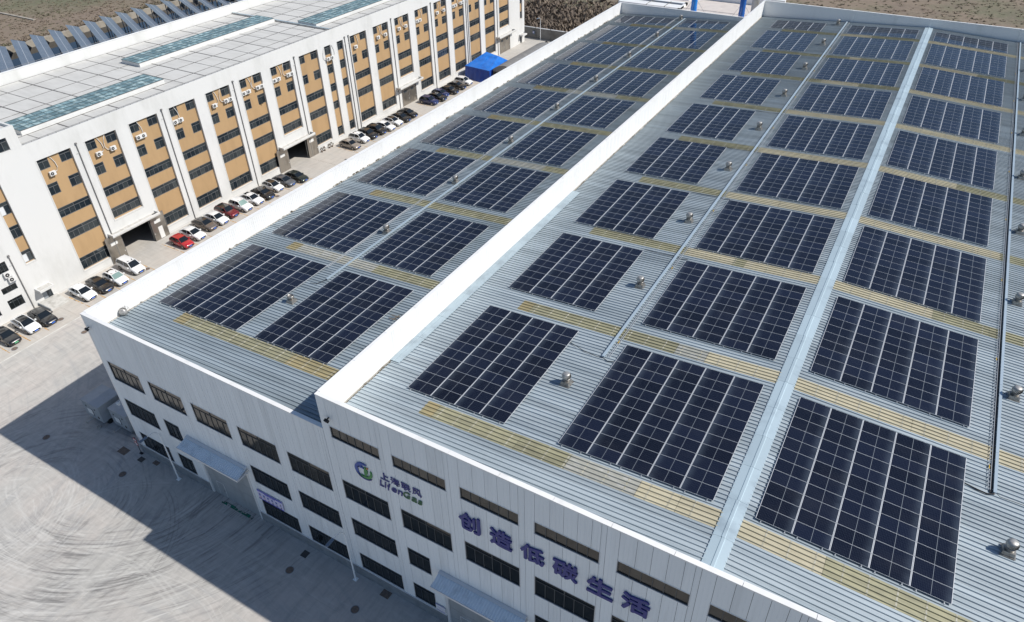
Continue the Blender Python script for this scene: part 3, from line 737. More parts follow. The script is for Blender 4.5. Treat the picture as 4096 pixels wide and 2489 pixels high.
# ------------------------------------------------------------------ turbine vents
def turbine_meshes():
    base = MB(); m = M['galv']
    base.box((-.5, -.5, -.04), (.5, .5, .0), m)
    base.add([(-.42, -.42, 0), (.42, -.42, 0), (.42, .42, 0), (-.42, .42, 0), (-.36, -.36, .30), (.36, -.36, .30), (.36, .36, .30), (-.36, .36, .30)], [(0, 1, 5, 4), (1, 2, 6, 5), (2, 3, 7, 6), (3, 0, 4, 7), (4, 5, 6, 7)], m)
    col = MB(); col.lathe([(.31, .30), (.31, .52), (.36, .53), (.36, .56), (.30, .57)], M['galv'], 20)
    head = MB(); n = 22
    prof = [(.30, 0), (.36, .04), (.41, .14), (.42, .24), (.385, .36), (.30, .44)]
    for k in range(n):
        a0 = 2*pi*k/n; a1 = a0+2*pi/n*.86
        vs = [(r_*cos(a0+.25*z), r_*sin(a0+.25*z), z) for r_, z in prof]+[((r_-.055)*cos(a1+.25*z), (r_-.055)*sin(a1+.25*z), z) for r_, z in prof]
        q = len(prof); head.add(vs, [(i, q+i, q+i+1, i+1) for i in range(q-1)], M['bright'], True)
    inner = MB(); inner.lathe([(.27, 0), (.33, .2), (.27, .42)], M['galv'], 16)
    cap = MB(); cap.lathe([(.335, .42), (.33, .455), (.22, .50), (.08, .525), (0.0001, .53)], M['bright'], 22)
    return base.mesh('vent_base'), col.mesh('vent_collar'), head.mesh('turbine_blades'), inner.mesh('turbine_core'), cap.mesh('turbine_cap')
TV = turbine_meshes()
def vent(label, x, y, k, headless=False):
    t = thing('turbine_vent', label, 'roof vent', (x, y, roofz(k, x)+.08), (0, -atan(PL[k][2])*.5, RND.uniform(-.12, .12)), 'turbine vents along the roofs'); t.scale = (.9, .9, .95)
    ob('vent_base', TV[0], t); ob('vent_collar', TV[1], t)
    if headless:
        c = MB(); c.lathe([(.34, .55), (.40, .62), (.37, .74), (.30, .74), (.27, .6)], M['galv'], 18); c.lathe([(.25, .56), (.25, .565)], M['dark'], 18); c.build('torn_rim', t)
        return
    h = ob('turbine_head', TV[2], t, (0, 0, .57)); ob('turbine_core', TV[3], h); ob('turbine_cap', TV[4], h)
for i, y in enumerate((12.45, 27.73, 41.85, 55.92, 70.06, 84.35, 98.65, 112.56, 126.3)):
    lab = f'{ordn[i]} turbine vent between the two array columns of the low roof' if i else 'broken vent stub without its turbine head between the two nearest low roof arrays'
    vent(lab, -15.85, y+.1, 0, i == 0)
for i, y in enumerate((12.2, 27.65, 41.53, 55.8, 69.81, 83.86, 97.56, 112.05, 125.8)):
    vent(f'{ordn[i]} turbine vent left of the cable tray on the tall roof', 15.0, y+.1, 1)
for i, y in enumerate((11.76, 27.49, 41.48, 55.51, 69.77, 83.9, 98, 112)):
    vent(f'{ordn[i]} turbine vent right of the right hand cable tray', 45.85, y+.1, 2)
t = thing('fallen_turbine', 'dislodged turbine head lying on its side in the left gutter of the low roof', 'roof vent', (-30.02, 3.5, 17.42), (1.15, .35, .5))
ob('turbine_blades', TV[2], t, (0, 0, -.2)); ob('turbine_core', TV[3], t, (0, 0, -.2)); ob('turbine_cap', TV[4], t, (0, 0, -.2))
c = MB()
for i in range(9):
    a = i*.7; c.tube([(.3*cos(a), .3*sin(a), -.2), (.5*cos(a+.3), .5*sin(a+.3), -.36), (.42*cos(a+.7), .42*sin(a+.7), -.5)], .025, M['galv'], 5)
c.build('bent_blades', t)

# ------------------------------------------------------------------ cable trays and cables
def cable_tray(label, x, y0, y1, k, w, side):
    z = roofz(k, x)+.075
    t = thing('cable_tray', label, 'cable tray', (x, y0, z))
    n = max(1, round((y1-y0)/4)); L = (y1-y0)/n
    for i in range(n):
        b = MB(); b.box((-w/2, i*L+.008, .04), (w/2, (i+1)*L-.008, .14), M['tray']); b.box((-w/2-.015, i*L+.008, .14), (w/2+.015, (i+1)*L-.008, .155), M['tray']); b.build('tray_cover', t)
    b = MB()
    for i in range(int((y1-y0)/1.5)): b.box((-w/2-.06, i*1.5+.3, -.03), (w/2+.06, i*1.5+.36, .04), M['clamp'])
    b.build('tray_feet', t)
    if side:
        b = MB(); xx = side
        b.tube([(xx, .2, .06), (xx, y1-y0, .06)], .022, M['clamp'], 6); b.tube([(xx+.14, .2, .06), (xx+.14, y1-y0, .06)], .022, M['clamp'], 6)
        for i in range(int((y1-y0)/.55)): b.box((xx-.01, i*.55+.3, .05), (xx+.15, i*.55+.33, .07), M['clamp'])
        for i in range(int((y1-y0)/13)): b.box((xx-.02, i*13+2.2, .03), (xx+.03, i*13+2.6, .09), M['yellow'])
        b.build('ladder_rack', t)
    return t
cable_tray('pale blue cable tray running between the vents and arrays on the tall roof left slope', 16.28, 16.5, 128.6, 1, .21, .36)
cable_tray('pale blue cable tray along the middle of the low roof', -15.3, 17.1, 127.5, 0, .19, 0)
t = cable_tray('pale blue cable tray with black trough on the tall roof right slope', 44.95, 16.4, 128.6, 2, .17, -.42)
b = MB(); b.box((-.30, 0, -.01), (-.12, 112, .035), M['dark']); b.build('black_trough', t)
def cable(label, pts, k, r=.035):
    b = MB(); P = [(x, y, roofz(k, x)+.075+dz) for x, y, dz in pts]; q = []
    for a, c in zip(P, P[1:]):
        for i in range(4): q.append(tuple(a[j]+(c[j]-a[j])*i/4 for j in range(3)))
    q.append(P[-1]); b.tube(q, r, M['dark'], 6); tag(b.build('cable'), label, 'cable')
cable('thick black cable from the nearest right hand array to the right cable tray', [(43.05, 16.35, .02), (43.9, 16.2, .02), (44.5, 16.15, .02), (44.9, 16.3, .06), (44.93, 16.7, .1)], 2, .05)
cable('thin black cable running right from the right cable tray end', [(44.97, 16.5, .08), (45.3, 16.3, .02), (46.6, 16.35, .02), (49, 16.3, .02)], 2, .02)
cable('black cable sagging from the left array to the tall roof cable tray end', [(12.9, 17.1, .05), (14.4, 16.6, .02), (15.8, 16.35, .02), (16.25, 16.4, .06)], 1, .025)
cable('black cable from the tall roof tray end to the array left of the ridge', [(16.3, 16.4, .06), (16.8, 16.2, .02), (17.5, 16.35, .05)], 1, .03)
cable('short black cable loop at the near end of the low roof tray', [(-16.5, 15.9, .02), (-15.8, 16.0, .02), (-15.5, 16.6, .05), (-15.25, 17.1, .1)], 0, .03)
for i, yy in enumerate((33.9, 48.1, 62.1, 76.3)):
    cable(f'black cable crossing to the tall roof tray behind the {ordn[i+1]} array', [(12.9, yy+.2, .03), (14.5, yy+.1, .02), (16.1, yy+.1, .06)], 1, .025)
    cable(f'black cable from the tall roof tray behind the {ordn[i+1]} ridge side array', [(16.4, yy+.1, .08), (16.8, yy, .02), (17.5, yy+.1, .04)], 1, .025)
t = thing('conduit_pair', 'thin pale conduit pair beside the left array column of the low roof', 'conduit', (-17.02, 19, roofz(0, -17.02)+.075))
b = MB(); b.tube([(0, 0, .12), (0, 109, .12)], .022, M['clamp'], 6); b.tube([(.18, 0, .12), (.18, 109, .12)], .022, M['clamp'], 6); b.build('pipes', t)
b = MB()
for i in range(60): b.box((-.03, i*1.8, 0), (.22, i*1.8+.04, .10), M['clamp'])
b.build('supports', t)
t = thing('timber_offcuts', 'crossed dark timber offcuts lying by the middle parapet on the low roof', 'timber', (-4.35, 14.7, roofz(0, -4.35)+.1))
for i, (a, l, p) in enumerate(((.05, 1.3, (0, .25, 0)), (.1, 1.2, (0, -.25, 0)), (1.35, .9, (.05, 0, .06)))):
    b = MB(); b.box((-l/2, -.04, 0), (l/2, .04, .06), M['wood']); b.build('plank', t, p, (0, 0, a))

# ------------------------------------------------------------------ lettering on the front
def text_mesh(body, size_box, m, ext, bold, shear=0., copies=0.):
    cu = bpy.data.curves.new('txt', 'FONT'); cu.body = body; cu.extrude = ext; cu.offset = bold; cu.shear = shear; cu.resolution_u = 3
    o = bpy.data.objects.new('txt', cu); COL.objects.link(o); dg = bpy.context.evaluated_depsgraph_get()
    me = bpy.data.meshes.new_from_object(o.evaluated_get(dg)); bpy.data.objects.remove(o); bpy.data.curves.remove(cu)
    xs = [v.co.x for v in me.vertices] or [0, 1]; ys_ = [v.co.y for v in me.vertices] or [0, 1]
    sx = size_box[0]/max(1e-3, max(xs)-min(xs)); sy = size_box[1]/max(1e-3, max(ys_)-min(ys_)); x0, y0 = min(xs), min(ys_)
    for v in me.vertices: v.co = ((v.co.x-x0)*sx, -(v.co.z+ext), (v.co.y-y0)*sy)
    if copies:      # heavier strokes: the glyph repeated with small offsets, each a little deeper
        v0 = [v.co.copy() for v in me.vertices]; f0 = [tuple(p.vertices) for p in me.polygons]; vs, fs = [], []
        for i, (ox, oz) in enumerate(((0, 0), (copies, 0), (-copies, 0), (0, copies), (0, -copies))):
            k = len(vs); vs += [(v.x+ox, v.y-.003*i, v.z+oz) for v in v0]; fs += [tuple(k+j for j in f) for f in f0]
        me = bpy.data.meshes.new('character'); me.from_pydata(vs, [], fs); me.update()
    me.materials.clear(); me.materials.append(m); return me
sg = thing('slogan_sign', 'six large dark blue Chinese characters across the tall hall front', 'lettering', (12.6, -.03, 15.4))
for i, (ch, xx, w, z0, z1) in enumerate((('创', 12.62, 1.78, 15.45, 17.3), ('造', 15.28, 1.8, 15.38, 17.2), ('低', 17.8, 1.85, 15.45, 17.15), ('碳', 20.34, 1.88, 15.4, 17.2), ('生', 22.94, 1.88, 15.35, 17.15), ('活', 25.45, 1.92, 15.4, 17.2))):
    ob('character', text_mesh(ch, (w, z1-z0), M['letter'], .05, .012, 0, .035), sg, (xx-12.6, 0, z0-15.4))
cs = thing('company_sign', 'blue and green round emblem with company name on the tall hall front', 'company sign', (2.7, -.03, 15.5))
for i, ch in enumerate('上海联风'):
    ob('character', text_mesh(ch, (.86, .80), M['letter'], .015, .006, 0, .009), cs, (2.62+i*1.02, 0, 1.0))
xx = 2.42
for ch, w, h, dz, m in (('L', .42, .72, 0, 'letter'), ('i', .2, .72, 0, 'letter'), ('f', .34, .84, -.12, 'letter'), ('e', .5, .52, 0, 'letter'), ('n', .5, .52, 0, 'letter'), ('G', .68, .74, 0, 'lettergreen'), ('a', .52, .52, 0, 'lettergreen'), ('s', .46, .52, 0, 'lettergreen')):
    ob('letter', text_mesh(ch, (w, h), M[m], .015, .006, .2, .010), cs, (xx, 0, .06+dz)); xx += w+.07
def ribbon(cx, cz, r0f, r1f, a0, a1, m, name, n=28):
    b = MB(); top = []
    for i in range(n+1):
        a = a0+(a1-a0)*i/n; tt = i/n
        top.append(((cx+r0f(tt)*cos(a), cz+r0f(tt)*sin(a)), (cx+r1f(tt)*cos(a), cz+r1f(tt)*sin(a))))
    vs = []
    for (p, q) in top: vs += [(p[0], 0, p[1]), (q[0], 0, q[1]), (p[0], -.07, p[1]), (q[0], -.07, q[1])]
    fs = []
    for i in range(n):
        k = 4*i; fs += [(k+2, k+3, k+7, k+6), (k, k+2, k+6, k+4), (k+3, k+1, k+5, k+7)]
    fs += [(0, 1, 3, 2), (4*n, 4*n+2, 4*n+3, 4*n+1)]
    b.add(vs, fs, m); b.build(name, cs)
ribbon(.98, .86, lambda t: .92, lambda t: .92-.50*sin(pi*min(1, t*1.15))**.8*(1-.72*t), 1.15, 5.0, M['letterblue'], 'emblem_blue_ring')
ribbon(.98, .86, lambda t: .94, lambda t: .80+.1*abs(t-.5), 3.6, 5.5, M['letter'], 'emblem_underline')
ribbon(.72, 1.0, lambda t: .36, lambda t: .36-.22*sin(pi*t), .3, 3.0, M['letterblue'], 'emblem_inner_leaf')
ribbon(1.05, .82, lambda t: .72, lambda t: .72-.26*sin(pi*t)**.7, 3.9, 6.9, M['emblemgreen'], 'emblem_green_swirl')
ribbon(.55, .95, lambda t: .78, lambda t: .78-.34*sin(pi*t)**.7, -.95, .75, M['emblemgreen'], 'emblem_green_stem')
ribbon(1.38, 1.38, lambda t: .08, lambda t: .001, 0, 6.28, M['orange'], 'emblem_dot', 12)

bd = thing('safety_board', 'white safety notice board with blue bands and rows of pictograms beside the low hall door', 'notice board', (-11.55, -.07, 3.9))
b = MB(); b.box((0, -.04, 0), (3.3, 0, 1.34), M['boardwhite']); b.build('board', bd)
b = MB(); b.box((0, -.046, 1.16), (3.3, -.041, 1.34), M['boardblue']); b.box((0, -.046, 0), (3.3, -.041, .12), M['boardblue']); b.build('band', bd)
b = MB()
for i in range(12): b.box((.95+i*.12, -.048, 1.0), (1.03+i*.12, -.041, 1.11), M['boardblue'])
b.build('heading_strokes', bd)
for r_ in range(2):
    for i in range(6):
        b = MB(); cx, cz = .28+i*.54, .72-r_*.40
        if (r_ == 0 and i < 5): b.prism([(cx+.12*cos(a*pi/6), cz+.12*sin(a*pi/6)) for a in range(12)], 1, -.047, -.041, M['letterblue'])
        elif r_ == 1 and i < 2: b.prism([(cx+.11*cos(a*pi/6), cz+.11*sin(a*pi/6)) for a in range(12)], 1, -.047, -.041, M['red']); b.prism([(cx+.075*cos(a*pi/6), cz+.075*sin(a*pi/6)) for a in range(12)], 1, -.051, -.047, M['signwhite'])
        else: b.prism([(cx-.10, cz-.09), (cx+.10, cz-.09), (cx, cz+.1)], 1, -.047, -.041, M['grille'])
        b.box((cx-.14, -.046, cz-.20), (cx+.14, -.041, cz-.165), M['letter']); b.build('pictogram', bd)
bd = thing('notice_board', 'small white notice with a blue band beside the tall hall door', 'notice board', (9.12, -.07, 1.55))
b = MB(); b.box((0, -.03, 0), (1.0, 0, .98), M['signwhite']); b.build('board', bd)
b = MB(); b.box((0, -.036, .9), (1.0, -.031, .98), M['boardblue']); b.build('band', bd)
b = MB()
for i in range(10): b.box((.06+i*.09, -.036, .08), (.11+i*.09, -.031, .22), M['boardblue'])
for i in range(3): b.box((.08, -.036, .36+i*.14), (.9, -.031, .40+i*.14), M['boardwhite'])
b.build('print', bd)
for (xx, zz, lb) in ((-30.1, 17.85, 'small black floodlight near the top left corner of the low hall front'), (1.0, 20.9, 'small black floodlight at the upper left corner of the tall hall front'), (-30.85, 7.6, 'small white lamp on the left edge of the low hall')):
    t = thing('floodlight', lb, 'floodlight', (xx, -.02, zz), None, 'small lights on the factory walls'); m = M['ac'] if xx < -30.5 else M['dark']
    b = MB(); b.box((-.04, -.22, -.04), (.04, 0, .04), m); b.build('bracket', t); b = MB(); b.box((-.17, -.40, -.13), (.17, -.18, .13), m); b.build('lamp_housing', t, rot=(.35, 0, 0))

# ------------------------------------------------------------------ street lamps, sign post, manholes, trailers
def street_lamp(x, y, label, h=7.6, ang=-pi/2):
    t = thing('street_lamp', label, 'street lamp', (x, y, 0), (0, 0, ang+pi/2), 'white street lamps')
    b = MB(); b.box((-.2, -.2, 0), (.2, .2, .05), M['lamp']); b.tube([(0, 0, .05), (0, 0, h-1.0)], [.085, .06], M['lamp'], 12); b.build('post', t)
    b = MB(); pts = [(0, 0, h-1.0)]+[(0, -.75*(1-cos(a)), h-1.0+.95*sin(a)) for a in [i*pi/2/7 for i in range(1, 8)]]+[(0, -1.3, h-.02)]
    b.tube(pts, .045, M['lamp'], 8); b.build('arm', t)
    b = MB(); b.prism([(-.13, h-.06), (.13, h-.06), (.16, h+.02), (.1, h+.07), (-.1, h+.07), (-.16, h+.02)], 1, -2.1, -1.25, M['lamphead']); b.build('lamp_head', t)
street_lamp(-24.05, -.72, 'curved white street lamp between the low hall and its awning door'); street_lamp(.2, -.62, 'curved white street lamp in front of the joint between the two halls')
street_lamp(-64.4, 154.2, 'far white street lamp at the grey boundary wall', 6.2)
t = thing('speed_sign', 'dark post with two round red rimmed traffic signs at the low hall corner', 'traffic sign', (-30.74, -.3, 0))
b = MB(); b.box((-.22, -.14, 0), (.22, .14, .05), M['dark']); b.tube([(0, 0, 0), (0, 0, 2.5)], .035, M['dark'], 8); b.build('post', t)
for z in (2.2, 1.62):
    b = MB(); b.prism([(.29*cos(a*pi/9), z+.29*sin(a*pi/9)) for a in range(18)], 1, -.07, -.045, M['red']); o = b.build('sign_plate', t)
    b = MB(); b.prism([(.21*cos(a*pi/9), z+.21*sin(a*pi/9)) for a in range(18)], 1, -.078, -.07, M['signwhite']); b.build('sign_face', o)
    if z > 2: ob('sign_digit', text_mesh('5', (.16, .26), M['dark'], .002, .02), o, (-.08, -.08, z-.13))
    else:
        b = MB(); b.tube([(-.05, -.082, z-.12), (-.05, -.082, z+.06), (.05, -.082, z+.08)], .025, M['dark'], 5); b.build('sign_arrow', o)
def manhole(x, y, label, sq=None):
    t = MB()
    if sq: t.box((-sq[0]/2, -sq[1]/2, 0), (sq[0]/2, sq[1]/2, .012), M['iron'] if sq[2] == 0 else M['grille'])
    else: t.lathe([(.36, 0), (.36, .014)], M['iron'], 26); t.lathe([(.42, 0), (.42, .008)], M['plinth'], 26)
    o = t.build('manhole_cover', None, (x, y, .001)); tag(o, label, 'manhole cover', 'iron covers in the yard')
manhole(-42.4, -4.06, 'dark round manhole cover in the shade, left of the trailers'); manhole(-29.96, -3.25, 'brown round manhole cover left of the low hall street lamp')
manhole(-5.85, -2.95, 'rusty round manhole cover between the safety board and the second street lamp'); manhole(2.13, -3.0, 'dark round manhole cover in front of the tall hall windows')
manhole(-56.4, 10.1, 'sunlit brown round manhole cover near the top left factory corner'); manhole(-62.2, 24.5, 'brown round manhole cover in front of the white minivan'); manhole(-61.95, 10.3, 'round manhole cover in front of the black car by the small door'); manhole(-61.3, 3.4, 'round manhole cover in front of the black car with green plate')
manhole(-61.8, 51.3, 'round manhole cover in front of the black car and white hatchback')
manhole(-32.8, -1.05, 'brown rectangular drain cover near the sign post', (1.25, .85, 0)); manhole(-29.98, -.9, 'small black square grate under the low hall corner', (.75, .6, 1)); manhole(-28.1, -.42, 'faint square cover at the foot of the low hall wall', (.8, .5, 0))
manhole(-5.8, -.95, 'black square grate in front of the low hall windows', (.7, .7, 1)); manhole(3.6, -.45, 'brown square cover under the tall hall plinth', (.95, .7, 0)); manhole(-61.0, 68.8, 'small square drain grate outside the second open gate', (.6, .5, 1))
def trailer(label, x, y, w, dpt, h, wheels=True):
    t = thing('generator_trailer', label, 'trailer', (x, y, 0), None, 'grey box trailers beside the low hall')
    b = MB(); b.box((0, 0, .55), (w, dpt, h-.08), M['trailer']); b.build('body', t)
    b = MB(); b.prism([(-.05, h-.08), (w+.05, h-.08), (w+.05, h-.02), (w*.5, h+.05), (-.05, h-.02)], 1, -.05, dpt+.05, M['trailer']); b.build('roof', t)
    b = MB(); b.box((.12, -.02, .72), (w*.5-.03, -.001, h-.25), M['trailer']); b.build('door', t); b = MB(); b.box((w*.5+.03, -.02, .72), (w-.12, -.001, h-.25), M['trailer']); b.build('door', t)
    b = MB(); b.box((w*.22, -.035, 1.2), (w*.52, -.022, 1.95), M['signwhite']); b.build('notice', t)
    b = MB(); b.box((w*.53, -.04, 1.15), (w*.56, -.022, 2.2), M['dark']); b.box((w*.75, -.06, 1.0), (w*.82, -.022, 1.3), M['grille']); b.box((w*.7, -.05, 2.2), (w*.76, -.022, 2.4), M['grille']); b.box((w*.2, -.05, 2.2), (w*.26, -.022, 2.4), M['grille']); b.build('latches', t)
    b = MB(); b.box((.1, .1, .42), (w-.1, dpt-.1, .55), M['grille']); b.build('chassis', t)
    for sx_ in (-.02, w-.2):
        for yy in (.7, dpt-.9):
            c = MB(); c.prism([(yy+.34*cos(a*pi/8), .34+.34*sin(a*pi/8)) for a in range(16)], 0, sx_, sx_+.22, M['tyre']); c.build('wheel', t)
    b = MB(); b.tube([(w*.35, 0, .5), (w*.35, -.7, .48)], .05, M['trailer'], 8); b.build('drawbar', t)
    b = MB(); b.tube([(w*.35+.16*cos(a*pi/6), -.85, .5+.16*sin(a*pi/6)) for a in range(13)], .04, M['bright'], 6); b.build('tow_ring', t)
trailer('grey box trailer nearest the low hall corner with white notice on its door', -36.85, .95, 3.05, 4.4, 3.0)
trailer('grey box trailer left of the pair, furthest into the yard', -40.95, .35, 3.1, 2.75, 3.0)
trailer('grey box trailer behind the left one, beside the low hall wall', -40.6, 4.2, 3.2, 4.2, 3.0)
b = MB(); b.tube([(-38.5+.22*cos(a*pi/7), -.1+.22*sin(a*pi/7), .07) for a in range(15)], .06, M['bright'], 6); tag(b.build('hose_coil'), 'pale coil of hose on the ground between the grey trailers', 'hose')

# ------------------------------------------------------------------ office block
XF = -67.9
off = thing('office_block', 'long white five storey block with ochre window bays and white panelled roof', 'office building', (0, 0, 0))
ZR = 21.65
bays = [(18.47+7.1*k, 4.9, (k % 5) == 1) for k in range(8)]
bays += [(y, 4.88, i in (2, 7)) for i, y in enumerate((82.2, 89.25, 96.3, 103.4, 110.5, 117.5, 124.45, 131.4, 138.4))]
bays = [(y, w, False) for y, w, dflag in bays]
DOORY = (25.57, 61.0, 96.3, 138.4)
narrow = [(74.85, 1.78), (78.45, 1.72)]
stair = [(11.72, 1.4), (149.05, 1.25)]
holes = []; recess = .32
for y, w, _ in bays:
    door = any(abs(y-q) < .6 for q in DOORY)
    holes.append((y, y+w, 6.42 if door else 1.32, 19.12))
for y, w in narrow: holes.append((y, y+w, 1.0, 19.05))
for y, w in stair: holes.append((y, y+w, 6.4, 19.1))
doors_open = []
for q in DOORY: holes.append((q-.1, q+5.05, 0, 4.25))
lw = [(7.42, 9.45, 3.8, 4.76), (7.42, 9.45, 1.26, 2.78), (8.1, 9.45, 6.7, 8.25), (4.1, 6.15, 1.26, 2.78), (4.1, 6.15, 3.8, 4.76), (.6, 2.6, 1.26, 2.78), (.6, 2.6, 3.8, 4.76)]
holes += lw; holes += [(11.85, 13.2, 0, 1.98), (148.95, 150.0, 0, 2.2)]
b = MB()
for a, c, s0, s1 in decompose(-8, 151.4, 0, ZR, holes): b.box((XF-.42, a, s0), (XF, c, s1), M['office'])
b.box((XF-.42, 10.0, ZR), (XF+.04, 17.55, 24.5), M['office']) if False else None
b.box((-95.0, -8, 0), (-94.7, 151.4, 23.1), M['office']); b.box((-94.7, 151.1, 0), (XF-.42, 151.4, ZR), M['office']); b.box((-94.7, -8, 0), (XF-.42, -7.7, ZR), M['office'])
b.build('wall', off)
b = MB(); b.box((-94.69, -7.69, 20.8), (XF-.43, 151.09, 21.345), M['seam']); b.box((-94.69, -7.69, 4.4), (XF-.45, 151.09, 4.6), M['grille']); b.build('roof_deck', off)
# interior floor behind the open gates
b = MB(); b.box((-94.6, 10, -.02), (XF-.43, 151, .004), M['lane']); b.build('ground_floor', off)
R90 = pi/2
def owin(y, z, w, h, **k): window(off, w, h, (XF-recess+.02, y, z), R90, **k)
rows_pair = [(17.52, 19.10), (13.70, 15.40)]; rows_strip = [(10.18, 11.66), (6.62, 8.22)]
tr = MB()
for y, w, _ in bays:
    door = any(abs(y-q) < .6 for q in DOORY)
    wh = [(y+.06, y+1.62, z0, z1) for z0, z1 in rows_pair]+[(y+w-1.68, y+w-.06, z0, z1) for z0, z1 in rows_pair]+[(y+.02, y+w-.02, z0, z1) for z0, z1 in rows_strip]
    if not door: wh.append((y+.02, y+w-.02, 1.42, 3.38))
    q = MB()
    for a, c, s0, s1 in decompose(y, y+w, 6.42 if door else 1.32, 19.12, wh): q.box((XF-.42, a, s0), (XF-recess, c, s1), M['ochre'])
    q.build('infill_panel', off)
    for z0, z1 in rows_pair:
        owin(y+.06, z0, 1.56, z1-z0, tr=.5, nlow=2, nup=1, glass='glasso', openp=.0); owin(y+w-1.68, z0, 1.62, z1-z0, tr=.5, nlow=2, nup=1, glass='glasso', openp=.04)
    for z0, z1 in rows_strip: owin(y+.02, z0, w-.04, z1-z0, tr=.5, nlow=6, nup=2, glass='glasso', openp=0)
    if not door: owin(y+.02, 1.42, w-.04, 1.96, tr=.62, nlow=6, nup=2, glass='glasso')
    zb = 6.42 if door else 1.32
    tr.box((XF, y-.16, zb-.16), (XF+.035, y+w+.16, zb), M['reveal']); tr.box((XF, y-.16, zb), (XF+.035, y-.02, 19.2), M['reveal'])
    if door: tr.box((XF, y+w+.02, zb), (XF+.035, y+w+.16, 8.4), M['reveal'])
for (y, w), wins_, zb in [(q, [(17.3, 19.0), (13.7, 15.4), (10.15, 11.7), (6.6, 8.2), (1.1, 2.9)], 1.0) for q in narrow]+[(q, [(17.35, 19.05), (13.8, 15.6), (10.28, 12.1), (6.5, 8.25)], 6.4) for q in stair]:
    q = MB()
    for a, c, s0, s1 in decompose(y, y+w, zb, 19.1, [(y+.02, y+w-.02, z0, z1) for z0, z1 in wins_]): q.box((XF-.42, a, s0), (XF-recess, c, s1), M['ochre'])
    q.build('infill_panel', off)
    for z0, z1 in wins_: owin(y+.02, z0, w-.04, z1-z0, tr=.5, nlow=2, nup=1, glass='glasso', blinds=.25 if y < 20 else 0.)
    tr.box((XF, y-.14, zb-.14), (XF+.03, y+w+.14, zb), M['reveal']); tr.box((XF, y-.14, zb), (XF+.03, y-.02, 19.1), M['reveal'])
tr.build('bay_trim', off)
for a, c, z0, z1 in lw: window(off, c-a, z1-z0, (XF-.12, a, z0), R90, tr=.5 if z1-z0 > 1.2 else 0, nlow=3, nup=3, glass='glassf', blinds=.0)
# stair tower above the roof line
twh = [(14.72, 16.12, 21.72, 23.4), (11.2, 12.6, 21.72, 23.4)]
q = MB()
for a, c, s0, s1 in decompose(10.0, 17.55, ZR, 24.55, twh): q.box((XF-.35, a, s0), (XF+.02, c, s1), M['office'])
q.box((-75, 17.25, ZR-.3), (XF-.35, 17.55, 24.55), M['office']); q.box((-75, 10.0, ZR-.3), (XF-.35, 10.3, 24.55), M['office']); q.box((-75, 10.3, ZR-.3), (-74.7, 17.25, 24.55), M['office'])
tw = q.build('stair_tower', off)
q = MB(); q.box((-74.7, 10.3, 24.0), (XF-.35, 17.25, 24.2), M['roofboard']); q.build('tower_roof', tw)
for a, c, z0, z1 in twh: window(off, c-a, z1-z0, (XF-.1, a, z0), R90, tr=.5, nlow=2, nup=1, glass='glasso')
# downpipes
for y in (10.1, 24.25, 38.45, 52.6, 66.9, 80.65, 81.75, 95.1, 109.25, 123.15, 123.85, 137.3):
    q = MB(); zt_ = 8.6 if y < 11 else 19.3
    q.tube([(XF+.09, y, 0), (XF+.09, y, zt_)], .075, M['pipe'], 8); q.box((XF, y-.12, zt_), (XF+.22, y+.12, zt_+.22), M['pipe']); q.tube([(XF+.06, y-.1, zt_-1.2), (XF+.2, y-.35, zt_-1.2)], .03, M['ac'], 6)
    for z in (3, 7.5, 12, 16.5):
        if z < zt_: q.box((XF, y-.10, z), (XF+.12, y+.10, z+.06), M['pipe'])
    q.build('downpipe', off)
# gates and canopies
def leaf(y0, y1, x, wicket, vision):
    q = MB(); h = 4.45; q.box((x, y0, .03), (x+.07, y1, h), M['steel'])
    o = q.build('gate_leaf', off)
    q = MB(); w = y1-y0
    q.box((x+.07, y0, 0.03), (x+.085, y0+.06, h), M['pipe']); q.box((x+.07, y1-.06, .03), (x+.085, y1, h), M['pipe']); q.box((x+.07, y0, h-.06), (x+.085, y1, h), M['pipe']); q.box((x+.07, y0+w*.5-.01, .05), (x+.076, y0+w*.5+.01, h-.06), M['pipe']); q.build('gate_edge', o)
    if vision:
        q = MB(); q.box((x+.071, y0+w*.25, 2.9), (x+.08, y0+w*.68, 3.45), M['ac' if vision == 1 else 'frame']); q.build('vision_panel', o)
    if wicket:
        q = MB(); q.box((x+.071, y0+w*.38, .1), (x+.082, y0+w*.68, 2.15), M['ac']); q.build('wicket_opening', o)
    q = MB(); q.box((x+.07, y1-.25 if not wicket else y0+.15, 1.2), (x+.11, y1-.17 if not wicket else y0+.23, 1.35), M['ac']); q.build('handle', o)
for i, q0 in enumerate(DOORY):
    if i < 2: leaf(q0-2.75, q0-.12, XF+.06, False, 1); leaf(q0+5.0, q0+7.6, XF+.06, i == 0, 1)
    else: leaf(q0-.05, q0+2.47, XF-.1, False, 2); leaf(q0+2.49, q0+5.02, XF-.1, False, 2)
    q = MB(); y0, y1 = q0-1.9, q0+6.5
    q.box((XF+.01, y0, 4.55), (XF+1.25, y1, 4.72), M['concrete']); q.box((XF+1.10, y0, 4.722), (XF+1.26, y1, 5.0), M['office']); q.box((XF+.01, y0, 4.722), (XF+1.10, y0+.14, 5.0), M['office']); q.box((XF+.01, y1-.14, 4.722), (XF+1.10, y1, 5.0), M['office'])
    q.box((XF+.3, y1-.9, 4.73), (XF+.9, y1-.2, 4.75), M['dark'])
    q.build('gate_canopy', off)
    q = MB(); q.tube([(XF+.1, q0-1.9, 4.3), (XF+1.7, q0-2.6, 4.25)], .03, M['rail'], 6); q.build('spout', off)
    q = MB(); q.box((XF-.3, q0-.25, 0), (XF+.012, q0-.1, 4.5), M['pipe']); q.box((XF-.3, q0+5.05, 0), (XF+.012, q0+5.2, 4.5), M['pipe']); q.build('gate_frame', off)
